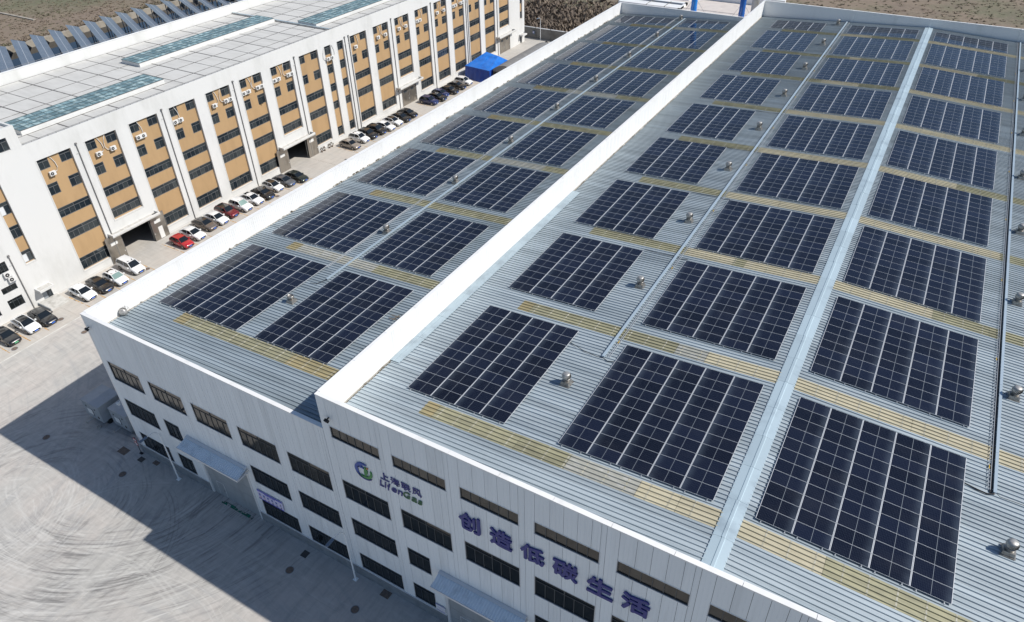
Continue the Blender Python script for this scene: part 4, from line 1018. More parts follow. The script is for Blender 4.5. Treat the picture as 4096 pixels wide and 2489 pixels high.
for y0 in (11.2, 148.4):
    q = MB(); q.box((XF+.01, y0, 2.22), (XF+1.35, y0+2.1, 2.55), M['office']); q.box((XF+.2, y0+.15, 2.552), (XF+1.2, y0+1.95, 2.56), M['concrete']); q.build('door_canopy', off)
q = MB(); q.box((XF-.3, 11.88, .02), (XF-.24, 13.18, 1.95), M['frame']); o = q.build('entrance_door', off)
q = MB(); q.box((XF-.24, 11.95, .05), (XF-.22, 12.55, 1.85), M['doorgrey']); q.build('door_leaf', o)
q = MB(); q.box((XF-.3, 148.97, .02), (XF-.24, 149.98, 2.18), M['frame']); q.build('entrance_door', off)
q = MB(); q.prism([(XF+.01, 0.006), (XF+.01, .34), (XF+1.2, .34), (XF+3.0, .02), (XF+3.0, .006)], 1, 10.9, 13.6, M['concrete']); o = q.build('ramp', off)
q = MB(); q.box((XF+.01, 10.76, .006), (XF+3.0, 10.88, .38), M['plinth']); q.build('ramp_kerb', o)
q = MB(); q.box((XF+.005, 14, .005), (XF+.03, 22.6, .36), M['reveal']); q.box((XF+.005, 33.4, .005), (XF+.03, 58, .36), M['reveal']); q.box((XF+.005, 69, .005), (XF+.03, 95.9, .36), M['reveal']); q.box((XF+.005, 101.6, .005), (XF+.03, 138, .36), M['reveal']); q.build('skirting', off)
# roof panels, rail, step, far parapet details
ysm = [17.7, 20.5, 24.8, 28.7, 32.75, 36.9, 40.7, 44.6, 48.6, 52.5, 56.4, 60.5, 64.4, 68.1, 72.0, 75.4, 77.4]+[78.0+3.95*i for i in range(19)]+[151.0]
xsm = [-94.6, -90.6, -85.35, -80.6, -76.2, -71.85, -68.25]
sky_boxes = [(-76.95, -72.05, 20.0, 43.2), (-87.1, -82.4, 46.5, 77.3), (-76.75, -72.0, 77.95, 108.0)]
for i, (ya, yb) in enumerate(zip(ysm, ysm[1:])):
    for xa, xb in zip(xsm, xsm[1:]):
        gy = .17 if i % 2 == 0 else .09
        q = MB(); q.box((xa+.13, ya+gy, 21.346), (xb-.13, yb-.08, 21.362+random.uniform(0, .008)), M['roofboard']); q.build('roof_panel', off)
for i, (ya, yb) in enumerate(zip([-7.6, -3.6, .4, 4.4], [-3.6, .4, 4.4, 9.9])):
    for xa, xb in zip(xsm, xsm[1:]):
        q = MB(); q.box((xa+.12, ya+.08, 21.346), (xb-.12, yb-.08, 21.366), M['roofboard']); q.build('roof_panel', off)
q = MB(); q.box((-94.6, 77.45, 21.3), (-68.2, 77.95, 21.62), M['concrete']); q.box((-94.6, 77.55, 21.62), (-68.2, 77.85, 21.68), M['ridge']); q.build('expansion_joint', off)
q = MB(); q.box((XF-.35, 17.6, 21.301), (XF-.02, 151.3, 21.66), M['office'])
for i in range(115): q.box((XF-.12, 17.8+i*1.16, 21.66), (XF-.08, 17.84+i*1.16, 21.86), M['rail'])
q.tube([(XF-.1, 17.7, 21.86), (XF-.1, 151.3, 21.86)], .028, M['rail'], 6); q.tube([(XF-.1, 17.7, 21.75), (XF-.1, 151.3, 21.75)], .02, M['rail'], 6)
q.build('roof_rail', off)
q = MB(); q.box((-95.05, -8, 23.1), (-94.65, 151.4, 23.18), M['cap'])
for i in range(60): q.box((-94.9, -6+i*2.6, 23.18), (-94.86, -5.96+i*2.6, 23.45), M['rail'])
q.tube([(-94.88, -7, 23.45), (-94.88, 151, 23.45)], .025, M['rail'], 6); q.build('parapet_rail', off)
q = MB(); q.box((-95, 77.6, 23.18), (-94.6, 77.75, 23.5), M['office']); q.build('parapet_joint', off)
for si, (xa, xb, ya, yb) in enumerate(sky_boxes):
    q = MB()
    for (p0, p1) in (((xa, ya, 21.31), (xb, ya+.15, 22.0)), ((xa, yb-.15, 21.31), (xb, yb, 22.0)), ((xa, ya+.15, 21.31), (xa+.15, yb-.15, 22.0)), ((xb-.15, ya+.15, 21.31), (xb, yb-.15, 22.0))): q.box(p0, p1, M['office'])
    q.box((xb-.02, ya-.02, 22.0), (xb+.04, yb+.02, 22.07), M['iron']); q.box((xa-.04, ya-.03, 22.0), (xa+.02, yb+.02, 22.07), M['iron'])
    sk = q.build('roof_skylight', off)
    ny = round((yb-ya)/1.12); nx = 4; dy = (yb-ya)/ny; dx = (xb-xa)/nx
    fr = MB()
    for i in range(ny+1): fr.box((xa, ya+i*dy-.045, 22.0), (xb, ya+i*dy+.045, 22.05), M['bars'])
    for i in range(nx+1): fr.box((xa+i*dx-.06, ya, 22.051), (xa+i*dx+.06, yb, 22.075), M['bars'])
    fr.build('glazing_bars', sk)
    for i in range(ny):
        for j in range(nx):
            ob('pane', pane_mesh(M['skyglass']), sk, (xa+j*dx+.03, ya+(i+1)*dy-.03, 22.022), (pi/2+random.uniform(-.008, .008), random.uniform(-.008, .008), 0), (dx-.06, 1, dy-.06))
# air conditioners
def ac_meshes():
    b = MB(); b.box((-.42, .06, 0), (.42, .38, .60), M['ac']); b2 = MB()
    b2.prism([(-.12+.24*cos(a*pi/8), .30+.24*sin(a*pi/8)) for a in range(16)], 1, .045, .06, M['grille']); b2.prism([(-.12+.06*cos(a*pi/4), .30+.06*sin(a*pi/4)) for a in range(8)], 1, .03, .045, M['ac'])
    b3 = MB(); b3.box((-.35, .1, -.06), (-.3, .5, 0), M['pipe']); b3.box((.3, .1, -.06), (.35, .5, 0), M['pipe'])
    return b.mesh('casing'), b2.mesh('fan_grille'), b3.mesh('bracket')
AM = ac_meshes(); aci = 0
acs = [(19.83, 1), (26.93, 1), (29.2, 1), (33.55, 1), (34.4, 0), (40.9-.65, 1), (41.25, 0), (48.05, 1), (50.48, 1), (51.45, 0), (54.4, 0), (55.4, 1), (57.55, 1), (58.5, 0), (61.5, 0), (62.45, 1), (64.9, 1), (65.8, 0), (75.2, 2), (76.3, 2), (83.56, 1), (90.62, 1), (92.98, 1), (97.6, 1), (99.93, 1), (104.03, 0), (105.05, 1), (111.66, 1), (114.24, 1), (118.08, 0), (119.1, 1), (121.2, 1), (122.1, 0)]
ORD = ['first', 'second', 'third', 'fourth', 'fifth', 'sixth', 'seventh', 'eighth', 'ninth', 'tenth', 'eleventh', 'twelfth', 'thirteenth', 'fourteenth', 'fifteenth', 'sixteenth', 'seventeenth', 'eighteenth', 'nineteenth']
allbays = sorted([(y, w) for y, w, _ in bays]+narrow)
def ac_label(y):
    k = max(i for i, (b0, w) in enumerate(allbays) if b0 <= y); same = [a for a, _ in acs if allbays[k][0] <= a <= allbays[k][0]+allbays[k][1]]
    n = same.index(y); pos = {1: ['only'], 2: ['left', 'right'], 3: ['left', 'middle', 'right'], 4: ['leftmost', 'second', 'third', 'rightmost']}[len(same)][n]
    return f'{pos} air conditioner under the top windows of the {ORD[k]} ochre bay from the left'
for (y, hose) in acs:
    t = thing('air_conditioner', ac_label(y), 'air conditioner', (XF-.32 if hose != 2 else XF-.0, y, 16.45), (0, 0, R90), 'air conditioners on the white block')
    t.location.x += .52
    for nme, me in zip(('casing', 'fan_grille', 'bracket'), AM): ob(nme, me, t)
    if hose:
        kb = max(i for i, (b0, w) in enumerate(allbays) if b0 <= y); s_ = 1 if y < allbays[kb][0]+allbays[kb][1]/2 else -1
        if hose == 2: s_ = -s_ if y > 75.7 else -1
        q = MB(); pts = [(s_*.4, .3, .3), (s_*.75, .36, .36), (s_*1.02, .40, .8), (s_*.95, .42, 1.5), (s_*.72, .44, 2.1), (s_*.55, .46, 2.45)]
        q.tube(pts, .045, M['ac'], 6); q.build('refrigerant_hose', t)
for (y, z, lb) in ((8.95, 6.1, 'upper of two stacked white air conditioners at the left end of the white block'), (9.2, 5.25, 'lower of two stacked air conditioners with dark fan at the left block end')):
    t = thing('air_conditioner', lb, 'air conditioner', (XF+.5, y, z), (0, 0, R90), 'air conditioners on the white block')
    for nme, me in zip(('casing', 'fan_grille', 'bracket'), AM): ob(nme, me, t, scale=(1.15, 1.1, 1.2))
for i, (y, lb) in enumerate(((69.2, 'first'), (70.0, 'second'), (71.4, 'third'), (72.2, 'fourth'))):
    t = thing('potted_plant', f'{lb} small red brown shrub along the foot of the white block', 'plant', (XF+.35, y, 0), None, 'small shrubs by the second gate')
    q = MB(); q.lathe([(.16, 0), (.2, .25)], M['iron'], 10); q.build('pot', t); q = MB()
    for k in range(40):
        a, e_, rr = RND.uniform(0, 6.3), RND.uniform(-.6, 1.5), RND.uniform(.15, .38); p = Vector((rr*cos(a)*cos(e_), rr*sin(a)*cos(e_), .62+rr*sin(e_)))
        u_ = Vector((RND.uniform(-1, 1), RND.uniform(-1, 1), RND.uniform(-1, 1))).normalized()*.1; v_ = u_.orthogonal().normalized()*.06; q.quad([p-u_, p+v_, p+u_, p-v_], M['plant'])
    q.build('foliage', t)

# ------------------------------------------------------------------ boundary wall, tents, far solar rows
fw = thing('boundary_wall', 'grey rendered boundary wall with piers behind the white block', 'wall', (0, 155, 0))
xx = -75.5
while xx < 58:
    q = MB(); q.box((xx+.15, .0, 0), (xx+4.45, .2, 2.85), M['fence']); q.build('wall_panel', fw); q = MB(); q.box((xx-.15, -.1, 0), (xx+.15, .28, 3.0), M['fence']); q.build('pier', fw)
    q = MB(); q.box((xx+.15, -.08, 2.85), (xx+4.45, .28, 2.98), M['trim']); q.build('coping', fw); xx += 4.6
t = thing('meter_box', 'blue meter box on the grey boundary wall', 'box', (-70.4 + 3.6, 154.9, 1.2)); q = MB(); q.box((-.35, -.25, 0), (.35, 0, .9), M['lamphead']); q.build('cabinet', t); q = MB(); q.box((-.25, -.26, .3), (.1, -.25, .75), M['boardwhite']); q.build('label_plate', t)
t = thing('scrap_frames', 'heap of dark metal frames leaning near the far street lamp', 'scrap heap', (-60.5, 150.2, 0))
for i in range(7):
    q = MB(); q.box((0, 0, 0), (3.2, .06, .9), M['grille']); q.build('metal_frame', t, (RND.uniform(-1, 1), RND.uniform(-1.2, 1.2), RND.uniform(.05, .5)), (RND.uniform(-1, 1), RND.uniform(.1, .5), RND.uniform(-.9, .3)))
def cloth(f, nu, nv, m, name, parent, amp, seed):
    rg = random.Random(seed); q = MB(); g = [[rg.uniform(-1, 1) for _ in range(nv+1)] for _ in range(nu+1)]
    vs = []
    for i in range(nu+1):
        for j in range(nv+1):
            p = Vector(f(i/nu, j/nv)); e = amp*(g[i][j]*.5+sin(i*1.3+seed)*.3+sin(j*1.7+seed*2)*.3)
            if i in (0, nu) or j in (0, nv): e = 0
            vs.append(p+Vector((e*.6, -e*.7, e)))
    q.add(vs, [(i*(nv+1)+j, (i+1)*(nv+1)+j, (i+1)*(nv+1)+j+1, i*(nv+1)+j+1) for i in range(nu) for j in range(nv)], m, True); q.build(name, parent)
t = thing('tarpaulin_tent', 'bright blue tarpaulin tent beside the parked white car', 'tent', (-66.2, 118.6, 0))
def lerp(a, c, f): return tuple(a[i]+(c[i]-a[i])*f for i in range(3))
A_, B_, C_, D_ = (0, .5, 2.9), (7.2, .0, 2.8), (6.9, 9.2, 2.7), (.2, 9.2, 2.7); P_, Q_ = (2.6, 6.2, 5.0), (6.0, 6.4, 4.4)
def bil(a, c, d_, e): return lambda u_, v_: lerp(lerp(a, c, u_), lerp(d_, e, u_), v_)
cloth(bil(A_, B_, P_, Q_), 14, 12, M['tarp'], 'roof_cloth', t, .13, 1); cloth(bil(B_, C_, Q_, Q_), 8, 6, M['tarp'], 'roof_cloth', t, .08, 2)
cloth(bil(C_, D_, Q_, P_), 12, 6, M['tarp'], 'roof_cloth', t, .08, 3); cloth(bil(D_, A_, P_, P_), 8, 6, M['tarp'], 'roof_cloth', t, .08, 4)
cloth(bil((-.1, .35, 0), (5.0, -1.0, 0), A_, (4.6, .15, 2.85)), 16, 8, M['tarpdark'], 'side_cloth', t, .12, 5); cloth(bil((5.0, -1.0, 0), (7.6, .0, 0), (4.6, .15, 2.85), B_), 8, 8, M['tarpdark'], 'side_cloth', t, .1, 6)
cloth(bil((7.6, 0, 0), (7.1, 9.2, 0), B_, C_), 14, 8, M['tarpdark'], 'side_cloth', t, .1, 7); cloth(bil((0, 9.2, 0), (-.1, .35, 0), D_, A_), 14, 8, M['tarpdark'], 'side_cloth', t, .1, 8)
q = MB()
for x_, y_ in ((.1, .6), (7.0, .2), (6.8, 9.0), (.3, 9.0)): q.tube([(x_, y_, 0), (x_, y_, 2.75)], .04, M['rail'], 6)
q.build('poles', t)
t = thing('storage_tent', 'long grey barrel roofed canvas storage tent between the white block and the low hall', 'tent', (-58.7, 119.9, 0))
n = 12; arc = [(6.6*i/n, 3.0+1.15*sin(pi*i/n)**.9) for i in range(n+1)]
for k in range(7):
    y0, y1 = k*2.98, (k+1)*2.98; q = MB()
    vs = []
    for y_, sg_ in ((y0+.02, 0), ((y0+y1)/2, -.06), (y1-.02, 0)): vs += [(x_, y_, z_+sg_) for x_, z_ in arc]
    q.add(vs, [(j*(n+1)+i, j*(n+1)+i+1, (j+1)*(n+1)+i+1, (j+1)*(n+1)+i) for j in range(2) for i in range(n)], M['shed'], True); q.build('roof_canvas', t)
q = MB()
for k in range(8):
    y = k*2.98; q.tube([(0, y, 0)]+[(x_, y, z_-.03) for x_, z_ in arc]+[(6.6, y, 0)], .04, M['rail'], 6)
q.build('steel_arches', t)
q = MB(); q.quad([(0, 0, 0), (0, 20.8, 0), (0, 20.8, 3.0), (0, 0, 3.0)], M['shed']); q.build('side_curtain', t); q = MB(); q.quad([(6.6, 0, 0), (6.6, 20.8, 0), (6.6, 20.8, 3.0), (6.6, 0, 3.0)], M['shed']); q.build('side_curtain', t)
q = MB(); q.prism([(0, 2.45)]+arc+[(6.6, 2.45)], 1, -.03, 0, M['shed']); q.build('front_valance', t); q = MB(); q.prism([(0, 0)]+arc+[(6.6, 0)], 1, 20.85, 20.88, M['shed']); q.build('rear_curtain', t)
NUMW = ['first', 'second', 'third', 'fourth', 'fifth', 'sixth', 'seventh', 'eighth', 'ninth', 'tenth', 'eleventh', 'twelfth', 'thirteenth', 'fourteenth', 'fifteenth', 'sixteenth', 'seventeenth', 'eighteenth', 'nineteenth', 'twentieth', 'twenty-first', 'twenty-second']
for i in range(-2, 15):
    t = thing('pond_solar_row', f'grey tilted solar row standing over the dark water, {NUMW[i+2]} from the left', 'solar row', (-192.5, 80.5+5.45*i, -1.6), (0, 0, -.434), 'solar rows standing over the water')
    for (ya, za, yb_, zb_) in ((0, 4.15, 1.56, 3.58), (1.64, 3.55, 3.2, 2.98)):
        q = MB()
        for k in range(76):
            xa = k*1.17; q.add([(xa, ya, za), (xa+1.14, ya, za), (xa+1.14, yb_, zb_), (xa, yb_, zb_)], [(0, 1, 2, 3)], M['solarfar'])
            q.add([(xa, ya, za-.04), (xa+1.14, ya, za-.04), (xa+1.14, yb_, zb_-.04), (xa, yb_, zb_-.04), (xa, ya, za), (xa+1.14, ya, za), (xa+1.14, yb_, zb_), (xa, yb_, zb_)], [(3, 2, 1, 0), (0, 1, 5, 4), (1, 2, 6, 5), (2, 3, 7, 6), (3, 0, 4, 7)], M['alu'])
        tag(q.build('module_strip', t), kind='stuff')
    q = MB(); q.box((0, 1.56, 3.52), (88.8, 1.64, 3.57), M['alu'])
    for k in range(14): q.box((k*6.2+2, .9, 0), (k*6.2+2.25, 1.15, 3.7), M['concrete']); q.box((k*6.2+2, 2.6, 0), (k*6.2+2.25, 2.85, 3.1), M['concrete'])
    tag(q.build('posts', t), kind='stuff')
q = MB(); q.box((-238, 100.5, -.04), (-216, 101.3, .25), M['bank']); o = q.build('ditch_kerb', None, rot=None); tag(o, kind='structure')

# ------------------------------------------------------------------ cars
def car_proto(kind):
    """returns dict of shared meshes in local coordinates, nose toward +x, origin at ground centre"""
    if kind == 'sedan': L, Wd, H, hood, belt, wb, wt, rt, rb, deck = 4.75, 1.84, 1.46, 1.0, .92, 1.05, .25, -1.15, -1.9, 1.02
    elif kind == 'suv': L, Wd, H, hood, belt, wb, wt, rt, rb, deck = 4.6, 1.87, 1.66, 1.08, 1.05, 1.0, .32, -1.55, -2.08, 1.1
    elif kind == 'hatch': L, Wd, H, hood, belt, wb, wt, rt, rb, deck = 4.3, 1.8, 1.50, 1.0, .95, .98, .25, -1.4, -1.95, 1.0
    else: L, Wd, H, hood, belt, wb, wt, rt, rb, deck = 4.95, 1.87, 1.74, 1.08, 1.08, 1.3, .62, -1.95, -2.3, 1.15
    h = L/2; w = Wd/2; zb = .22
    # lower body loft: (x, half width, z bottom, z top)
    st = [(-h, w*.72, .42, deck*.80), (-h+.08, w*.88, .28, deck*.94), (-h+.35, w*.97, zb, deck), (rb+.05, w, zb, deck), (-.6, w, zb, belt+.01), (.4, w, zb, belt), (wb, w, zb, hood), (h-.75, w*.985, zb, hood*.93), (h-.25, w*.92, .25, hood*.80), (h-.06, w*.82, .30, hood*.68), (h, w*.66, .38, hood*.58)]
    def sec(x, hw, z0, z1):
        hgt = z1-z0
        half = [(0, z0), (hw*.86, z0), (hw*.97, z0+.1), (hw, z0+hgt*.45), (hw*.985, z0+hgt*.75), (hw*.90, z1-.02), (hw*.6, z1+.015), (0, z1+.03)]
        return [(x, -y, z) for y, z in half]+[(x, y, z) for y, z in half[-2:0:-1]]
    rings = [sec(*s) for s in st]; n = len(rings[0]); R = {}
    B = lambda: MB()
    def body(m):
        b = B(); vs = [p for r_ in rings for p in r_]
        b.add(vs, [(i*n+k, (i+1)*n+k, (i+1)*n+(k+1) % n, i*n+(k+1) % n) for i in range(len(rings)-1) for k in range(n)], m, True)
        b.add(rings[0], [tuple(range(n))], m); b.add(rings[-1], [tuple(range(n))[::-1]], m)
        # pillars and roof rails
        gw0, gw1 = w*.90, w*.70
        P = dict(wb=(wb+.0, gw0*.96, hood+.0), wt=(wt, gw1, H-.03), rt=(rt, gw1*.97, H-.06), rb=(rb, gw0*.90, deck))
        for sgn in (-1, 1):
            a, c, d_, e = [(x, sgn*y, z) for x, y, z in (P['wb'], P['wt'], P['rt'], P['rb'])]
            b.tube([a, c], .05, m, 6); b.tube([c, ((wt+rt)/2, sgn*gw1*1.01, H-.01), d_], .055, m, 6); b.tube([d_, e], .075, m, 6)
            xm_ = (wb+rb)/2*.55+(-.12); b.tube([(xm_, sgn*gw0*.985, belt), (xm_-.05, sgn*(gw1+.012), H-.05)], .04, m, 6)
        return b.mesh('body')
    gw0, gw1 = w*.89, w*.695
    wbp, wtp, rtp, rbp = (wb, gw0*.95, hood), (wt, gw1, H-.035), (rt, gw1*.97, H-.065), (rb, gw0*.9, deck)
    def F(p, s): return (p[0], s*p[1], p[2])
    b = B(); nn = 6
    vs = []
    for j in range(nn+1):
        s = -1+2*j/nn; bow = .10*(1-s*s); vs += [(wbp[0]+bow, wbp[1]*s, wbp[2]), (wtp[0]+bow*.5, wtp[1]*s, wtp[2]+.02*(1-s*s))]
    b.add(vs, [(2*j, 2*j+2, 2*j+3, 2*j+1) for j in range(nn)], M['carglass'], True); R['windshield'] = b.mesh('windshield')
    b = B(); vs = []
    for j in range(nn+1):
        s = -1+2*j/nn; bow = -.08*(1-s*s); vs += [(rbp[0]+bow, rbp[1]*s, rbp[2]), (rtp[0]+bow*.5, rtp[1]*s, rtp[2]+.02*(1-s*s))]
    b.add(vs, [(2*j, 2*j+1, 2*j+3, 2*j+2) for j in range(nn)], M['carglass'], True); R['rear_window'] = b.mesh('rear_window')
    for sg_ in (-1, 1):
        b = B(); q = [F(wbp, sg_), F(wtp, sg_), ((wt+rt)/2, sg_*gw1*1.015, H-.02), F(rtp, sg_), F(rbp, sg_), ((wb+rb)/2, sg_*gw0, belt-.02)]
        b.add(q, [(0, 1, 2, 3, 4, 5) if sg_ < 0 else (5, 4, 3, 2, 1, 0)], M['carglass']); R['side_window%d' % sg_] = b.mesh('side_window')
    def roof(m):
        b = B(); vs = []; nx, ny = 8, 8
        for i in range(nx+1):
            f = i/nx; x = wt+(rt-wt)*f; hw = gw1*(1-.03*f)*1.0; z = H-.035-.03*f+.05*sin(pi*f)
            for j in range(ny+1):
                s = -1+2*j/ny; vs.append((x+.05*(1-s*s)*(1-2*f), hw*s, z+.045*(1-s*s)))
        b.add(vs, [(i*(ny+1)+j, i*(ny+1)+j+1, (i+1)*(ny+1)+j+1, (i+1)*(ny+1)+j) for i in range(nx) for j in range(ny)], m, True); return b.mesh('roof')
    b = B(); b.box((wt-.85, -gw1*.62, H+.005), (wt-.22, gw1*.62, H+.022), M['carglass']); R['sunroof'] = b.mesh('sunroof')
    b = B(); b.box((wt-1.55, -gw1*.72, H+.0), (wt-.16, gw1*.72, H+.02), M['carglass']); R['panorama'] = b.mesh('sunroof')
    b = B(); r_ = .33; b.prism([(r_*cos(a*pi/9), r_*sin(a*pi/9)) for a in range(18)], 1, -.11, .11, M['tyre']); R['tyre'] = b.mesh('tyre')
    b = B(); b.prism([(.21*cos(a*pi/8), .21*sin(a*pi/8)) for a in range(16)], 1, -.118, .118, M['rim'])
    for a in range(5): b.box((-.02+.14*cos(a*1.257), -.121, -.02+.14*sin(a*1.257)), (.03+.14*cos(a*1.257), .121, .03+.14*sin(a*1.257)), M['grille'])
    R['rim'] = b.mesh('rim')
    b = B()
    for wx in (-h+.92, h-.95):
        for sg_ in (-1, 1): b.prism([(wx+.39*cos(a*pi/9), .34+.37*sin(a*pi/9)) for a in range(18)], 1, sg_*(w-.10), sg_*(w+.004), M['dark'])
    R['wheel_arches'] = b.mesh('wheel_arches')
    b = B(); hz = hood*.70; b.prism([(h-.36, hz-.02), (h-.11, hz-.10), (h-.09, hz+.0), (h-.30, hz+.10)], 2, -.0, .0001, M['headlight']) if False else None
    b.add([(h-.05, -.28, hz-.12), (h-.14, -.24-.40, hz-.10), (h-.34, -w*.90, hz-.02), (h-.36, -w*.90, hz+.10), (h-.18, -.62, hz+.05), (h-.07, -.30, hz-.02)], [(0, 1, 2, 3, 4, 5)], M['headlight']); R['headlight-1'] = b.mesh('headlight')
    b = B(); b.add([(h-.05, .28, hz-.12), (h-.14, .64, hz-.10), (h-.34, w*.90, hz-.02), (h-.36, w*.90, hz+.10), (h-.18, .62, hz+.05), (h-.07, .30, hz-.02)], [(5, 4, 3, 2, 1, 0)], M['headlight']); R['headlight1'] = b.mesh('headlight')
    b = B(); b.box((h-.1, -.55, .40), (h+.012, .55, .62), M['dark']); b.box((h-.1, -.42, hz-.20), (h+.004, .42, hz-.06), M['grille']); b.box((h-.05, -.30, hz-.14), (h+.012, .30, hz-.12), M['rim']); R['grille'] = b.mesh('grille')
    b = B(); b.box((h+.012, -.24, .42), (h+.03, .24, .57), M['plate']); R['plate'] = b.mesh('licence_plate')
    b = B(); b.box((h+.012, -.24, .42), (h+.03, .24, .57), M['plategreen']); R['plategreen'] = b.mesh('licence_plate')
    def mirror(m):
        out = []
        for sg_ in (-1, 1):
            b = B(); y = sg_*(w+.02); b.box((wb-.42, min(y, y+sg_*.2), belt), (wb-.24, max(y, y+sg_*.2), belt+.15), m); out.append(b.mesh('mirror'))
        return out
    def handles(m):
        b = B()
        for sg_ in (-1, 1):
            for xx_ in (-.05, -1.0): b.box((xx_-.09, sg_*(w*.985)-.012, belt-.17), (xx_+.09, sg_*(w*.985)+.012, belt-.14), M['rim'])
        return b.mesh('door_handles')
    return dict(R=R, body=body, roof=roof, mirror=mirror, handles=handles, h=h, w=w, cache={})
CP = {k: car_proto(k) for k in ('sedan', 'suv', 'hatch', 'van')}
COLR = dict(white=((.80, .81, .81), 0), black=((.008, .008, .009), 0), grey=((.13, .14, .16), .4), red=((.42, .012, .02), 0), darkred=((.16, .008, .015), .2), tan=((.33, .29, .25), .4), bronze=((.16, .135, .12), .4), navy=((.012, .025, .11), .2), blackgreen=((.008, .016, .014), .1))
cars = [
 (-61.64, 4.08, 'sedan', 'black', '', 'black sedan with green licence plate, leftmost in the parking row', 'g'),
 (-61.77, 6.93, 'sedan', 'white', 'blackroof', 'white sedan with black glass roof between two black cars at the left end', ''),
 (-61.38, 9.05, 'sedan', 'black', '', 'black sedan just left of the small entrance door', ''),
 (-61.85, 15.43, 'sedan', 'white', 'sun', 'white sedan with sunroof right of the small entrance door', ''),
 (-61.44, 17.81, 'sedan', 'black', '', 'black sedan beside the white sedan, left of the first gate', ''),
 (-61.19, 20.16, 'hatch', 'white', 'pan shade', 'white estate car with green windscreen shade near the first gate', ''),
 (-61.57, 23.29, 'van', 'white', 'sun', 'white minivan parked in front of the left leaf of the first open gate', ''),
 (-60.99, 31.92, 'hatch', 'red', '', 'bright red hatchback right of the first open gate', ''),
 (-61.29, 34.51, 'sedan', 'white', 'sun', 'white sedan with sunroof next to the bright red hatchback', ''),
 (-61.99, 37.52, 'sedan', 'bronze', 'blackroof', 'bronze brown sedan with dark roof between two white sedans', ''),
 (-61.87, 39.91, 'sedan', 'white', '', 'plain white sedan between the bronze and dark red cars', ''),
 (-62.19, 42.34, 'suv', 'darkred', 'blackroof', 'dark red crossover with black roof', ''),
 (-61.7, 45.07, 'suv', 'white', 'sun shade', 'white crossover with sunroof and green sunshade right of the dark red one', ''),
 (-61.77, 47.67, 'sedan', 'white', 'pan', 'white sedan with long glass roof left of a black saloon', ''),
 (-61.57, 50.07, 'sedan', 'black', '', 'black sedan between the white glass roofed sedan and the white hatchback', ''),
 (-62.27, 53.03, 'hatch', 'white', 'blackroof', 'white hatchback with black roof left of the grey sedan', ''),
 (-61.8, 55.5, 'sedan', 'grey', 'sun', 'grey sedan left of the second open gate', ''),
 (-60.98, 57.86, 'sedan', 'blackgreen', '', 'very dark green sedan nearest the second open gate', ''),
 (-61.71, 73.73, 'sedan', 'tan', 'sun', 'beige sedan at the left end of the middle group', ''),
 (-62.2, 77.04, 'suv', 'white', 'pan', 'white crossover with dark glass roof next to the beige sedan', ''),
 (-61.94, 79.43, 'suv', 'black', '', 'black crossover right of the white crossover in the middle group', ''),
 (-61.75, 81.98, 'suv', 'black', '', 'black crossover left of the white sunroof sedan in the middle group', ''),
 (-61.31, 84.42, 'sedan', 'white', 'sun', 'white sedan with small sunroof in the middle group', ''),
 (-61.55, 87.31, 'sedan', 'white', 'blackroof', 'white sedan with black roof in the middle group', ''),
 (-61.23, 89.79, 'sedan', 'black', '', 'black sedan second from the right of the middle group', ''),
 (-61.42, 92.38, 'sedan', 'black', '', 'black sedan at the right end of the middle group, by the closed gate', ''),
 (-61.7, 100.69, 'suv', 'navy', '', 'dark blue crossover right of the closed gate', ''),
 (-61.37, 103.47, 'sedan', 'black', '', 'black sedan between the two dark blue cars', ''),
 (-62.24, 105.76, 'hatch', 'navy', '', 'dark blue hatchback in the far group', ''),
 (-61.43, 108.47, 'sedan', 'black', '', 'black sedan right of the dark blue hatchback', ''),
 (-61.51, 111.77, 'sedan', 'black', '', 'black sedan beside the far white crossover', ''),
 (-61.76, 114.97, 'suv', 'white', 'sun', 'white crossover with dark roof panel next to the blue tarpaulin tent', '')]
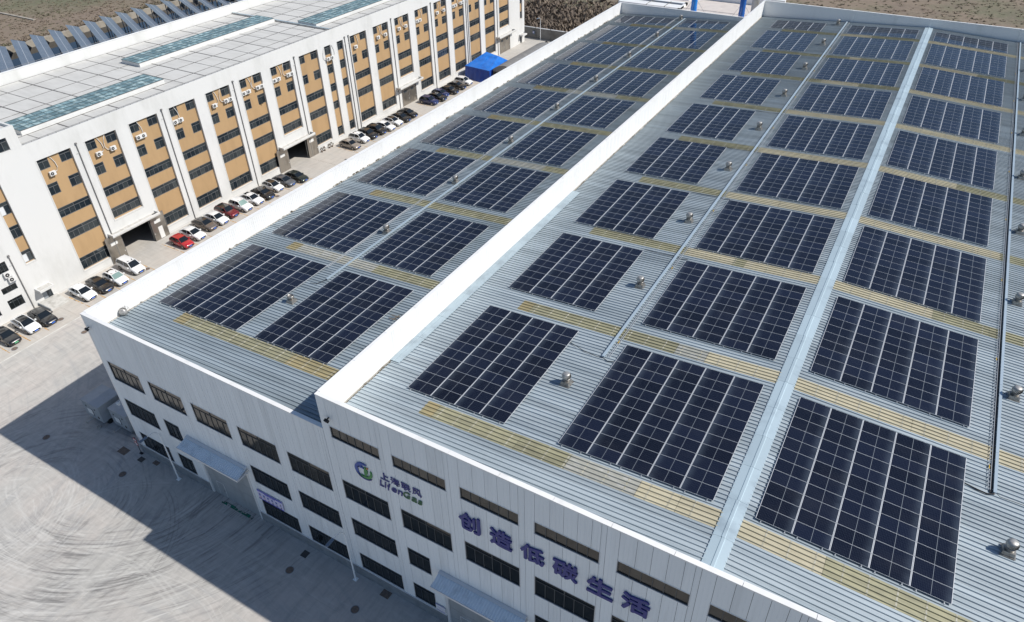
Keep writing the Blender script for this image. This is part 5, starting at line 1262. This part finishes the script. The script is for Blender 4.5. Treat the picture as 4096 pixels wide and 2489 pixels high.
for (fx, fy, kind, cn, opt, lab, pl) in cars:
    P = CP[kind]; R = P['R']; cx = fx-P['h']-.03; a = RND.uniform(-.03, .03)
    t = thing('parked_car', lab, 'car', (cx, fy, .0), (0, 0, a), 'cars parked along the white block')
    pm = paint(cn, *COLR[cn]); key = cn
    if key not in P['cache']: P['cache'][key] = (P['body'](pm), P['roof'](pm), P['mirror'](pm), P['handles'](pm), P['roof'](paint('black', *COLR['black'])))
    bm_, rm_, mm_, hm_, rb_ = P['cache'][key]
    body = ob('body', bm_, t); ob('roof', rb_ if 'blackroof' in opt else rm_, t)
    ob('door_handles', hm_, body)
    for m_ in mm_: ob('mirror', m_, t)
    wsh = ob('windshield', R['windshield'], t); ob('rear_window', R['rear_window'], t); ob('side_window', R['side_window-1'], t); ob('side_window', R['side_window1'], t)
    if 'shade' in opt:
        w2 = R.get('shaded')
        if w2 is None:
            w2 = R['windshield'].copy(); w2.materials[0] = M['shade']; R['shaded'] = w2
        wsh.data = w2
    ob('headlight', R['headlight-1'], t); ob('headlight', R['headlight1'], t); ob('grille', R['grille'], t); ob('licence_plate', R['plategreen' if pl else 'plate'], t); ob('wheel_arches', R['wheel_arches'], t)
    if 'sun' in opt.split(): ob('sunroof', R['sunroof'], t)
    if 'pan' in opt.split(): ob('sunroof', R['panorama'], t)
    for wx in (-P['h']+.92, P['h']-.95):
        for sg_ in (-1, 1):
            q = ob('wheel', R['tyre'], t, (wx, sg_*(P['w']-.095), .33)); ob('rim', R['rim'], q)

# ------------------------------------------------------------------ vegetation
def clumps(name, m, n, region, size, blades, seed, flat=.6, dens=None):
    rg = random.Random(seed); b = MB(); vs, fs = [], []
    for _ in range(n):
        x, y = region(rg); s = size*rg.uniform(.5, 1.5); o = len(vs)
        for k in range(blades):
            a = rg.uniform(0, 2*pi); e = rg.uniform(.25, 1.3); L = s*rg.uniform(.5, 1.1); w = s*rg.uniform(.10, .22)
            dx, dy, dz = cos(a)*cos(e), sin(a)*cos(e), sin(e)*flat
            px, py = x+rg.uniform(-.3, .3)*s, y+rg.uniform(-.3, .3)*s
            qx, qy = -sin(a)*w, cos(a)*w; k0 = len(vs)
            vs += [(px-qx, py-qy, -.05), (px+qx, py+qy, -.05), (px+dx*L*.6+qx*.8, py+dy*L*.6+qy*.8, dz*L*.7), (px+dx*L, py+dy*L, dz*L)]; fs += [(k0, k0+1, k0+2), (k0, k0+2, k0+3)]
    b.add(vs, fs, m); tag(b.build(name), kind='stuff')
clumps('dry_shrubs', M['brush'], 5200, lambda g: (g.uniform(-110, -28), 156.5+abs(g.gauss(0, 17))), 1.9, 9, 3, .75)
clumps('field_grass', M['grass'], 9000, lambda g: (g.uniform(-110, 110), g.uniform(157, 330)), .9, 7, 4, .3)
clumps('field_grass', M['grass'], 9000, lambda g: (-197.5-abs(g.gauss(0, 45)), g.uniform(40, 260)), .7, 7, 5, .3)
clumps('river_bank_grass', M['grass'], 1500, lambda g: (-196.2-abs(g.gauss(0, 1.5)), g.uniform(40, 230)), .9, 7, 6, .6)
print('objects', len(bpy.data.objects))
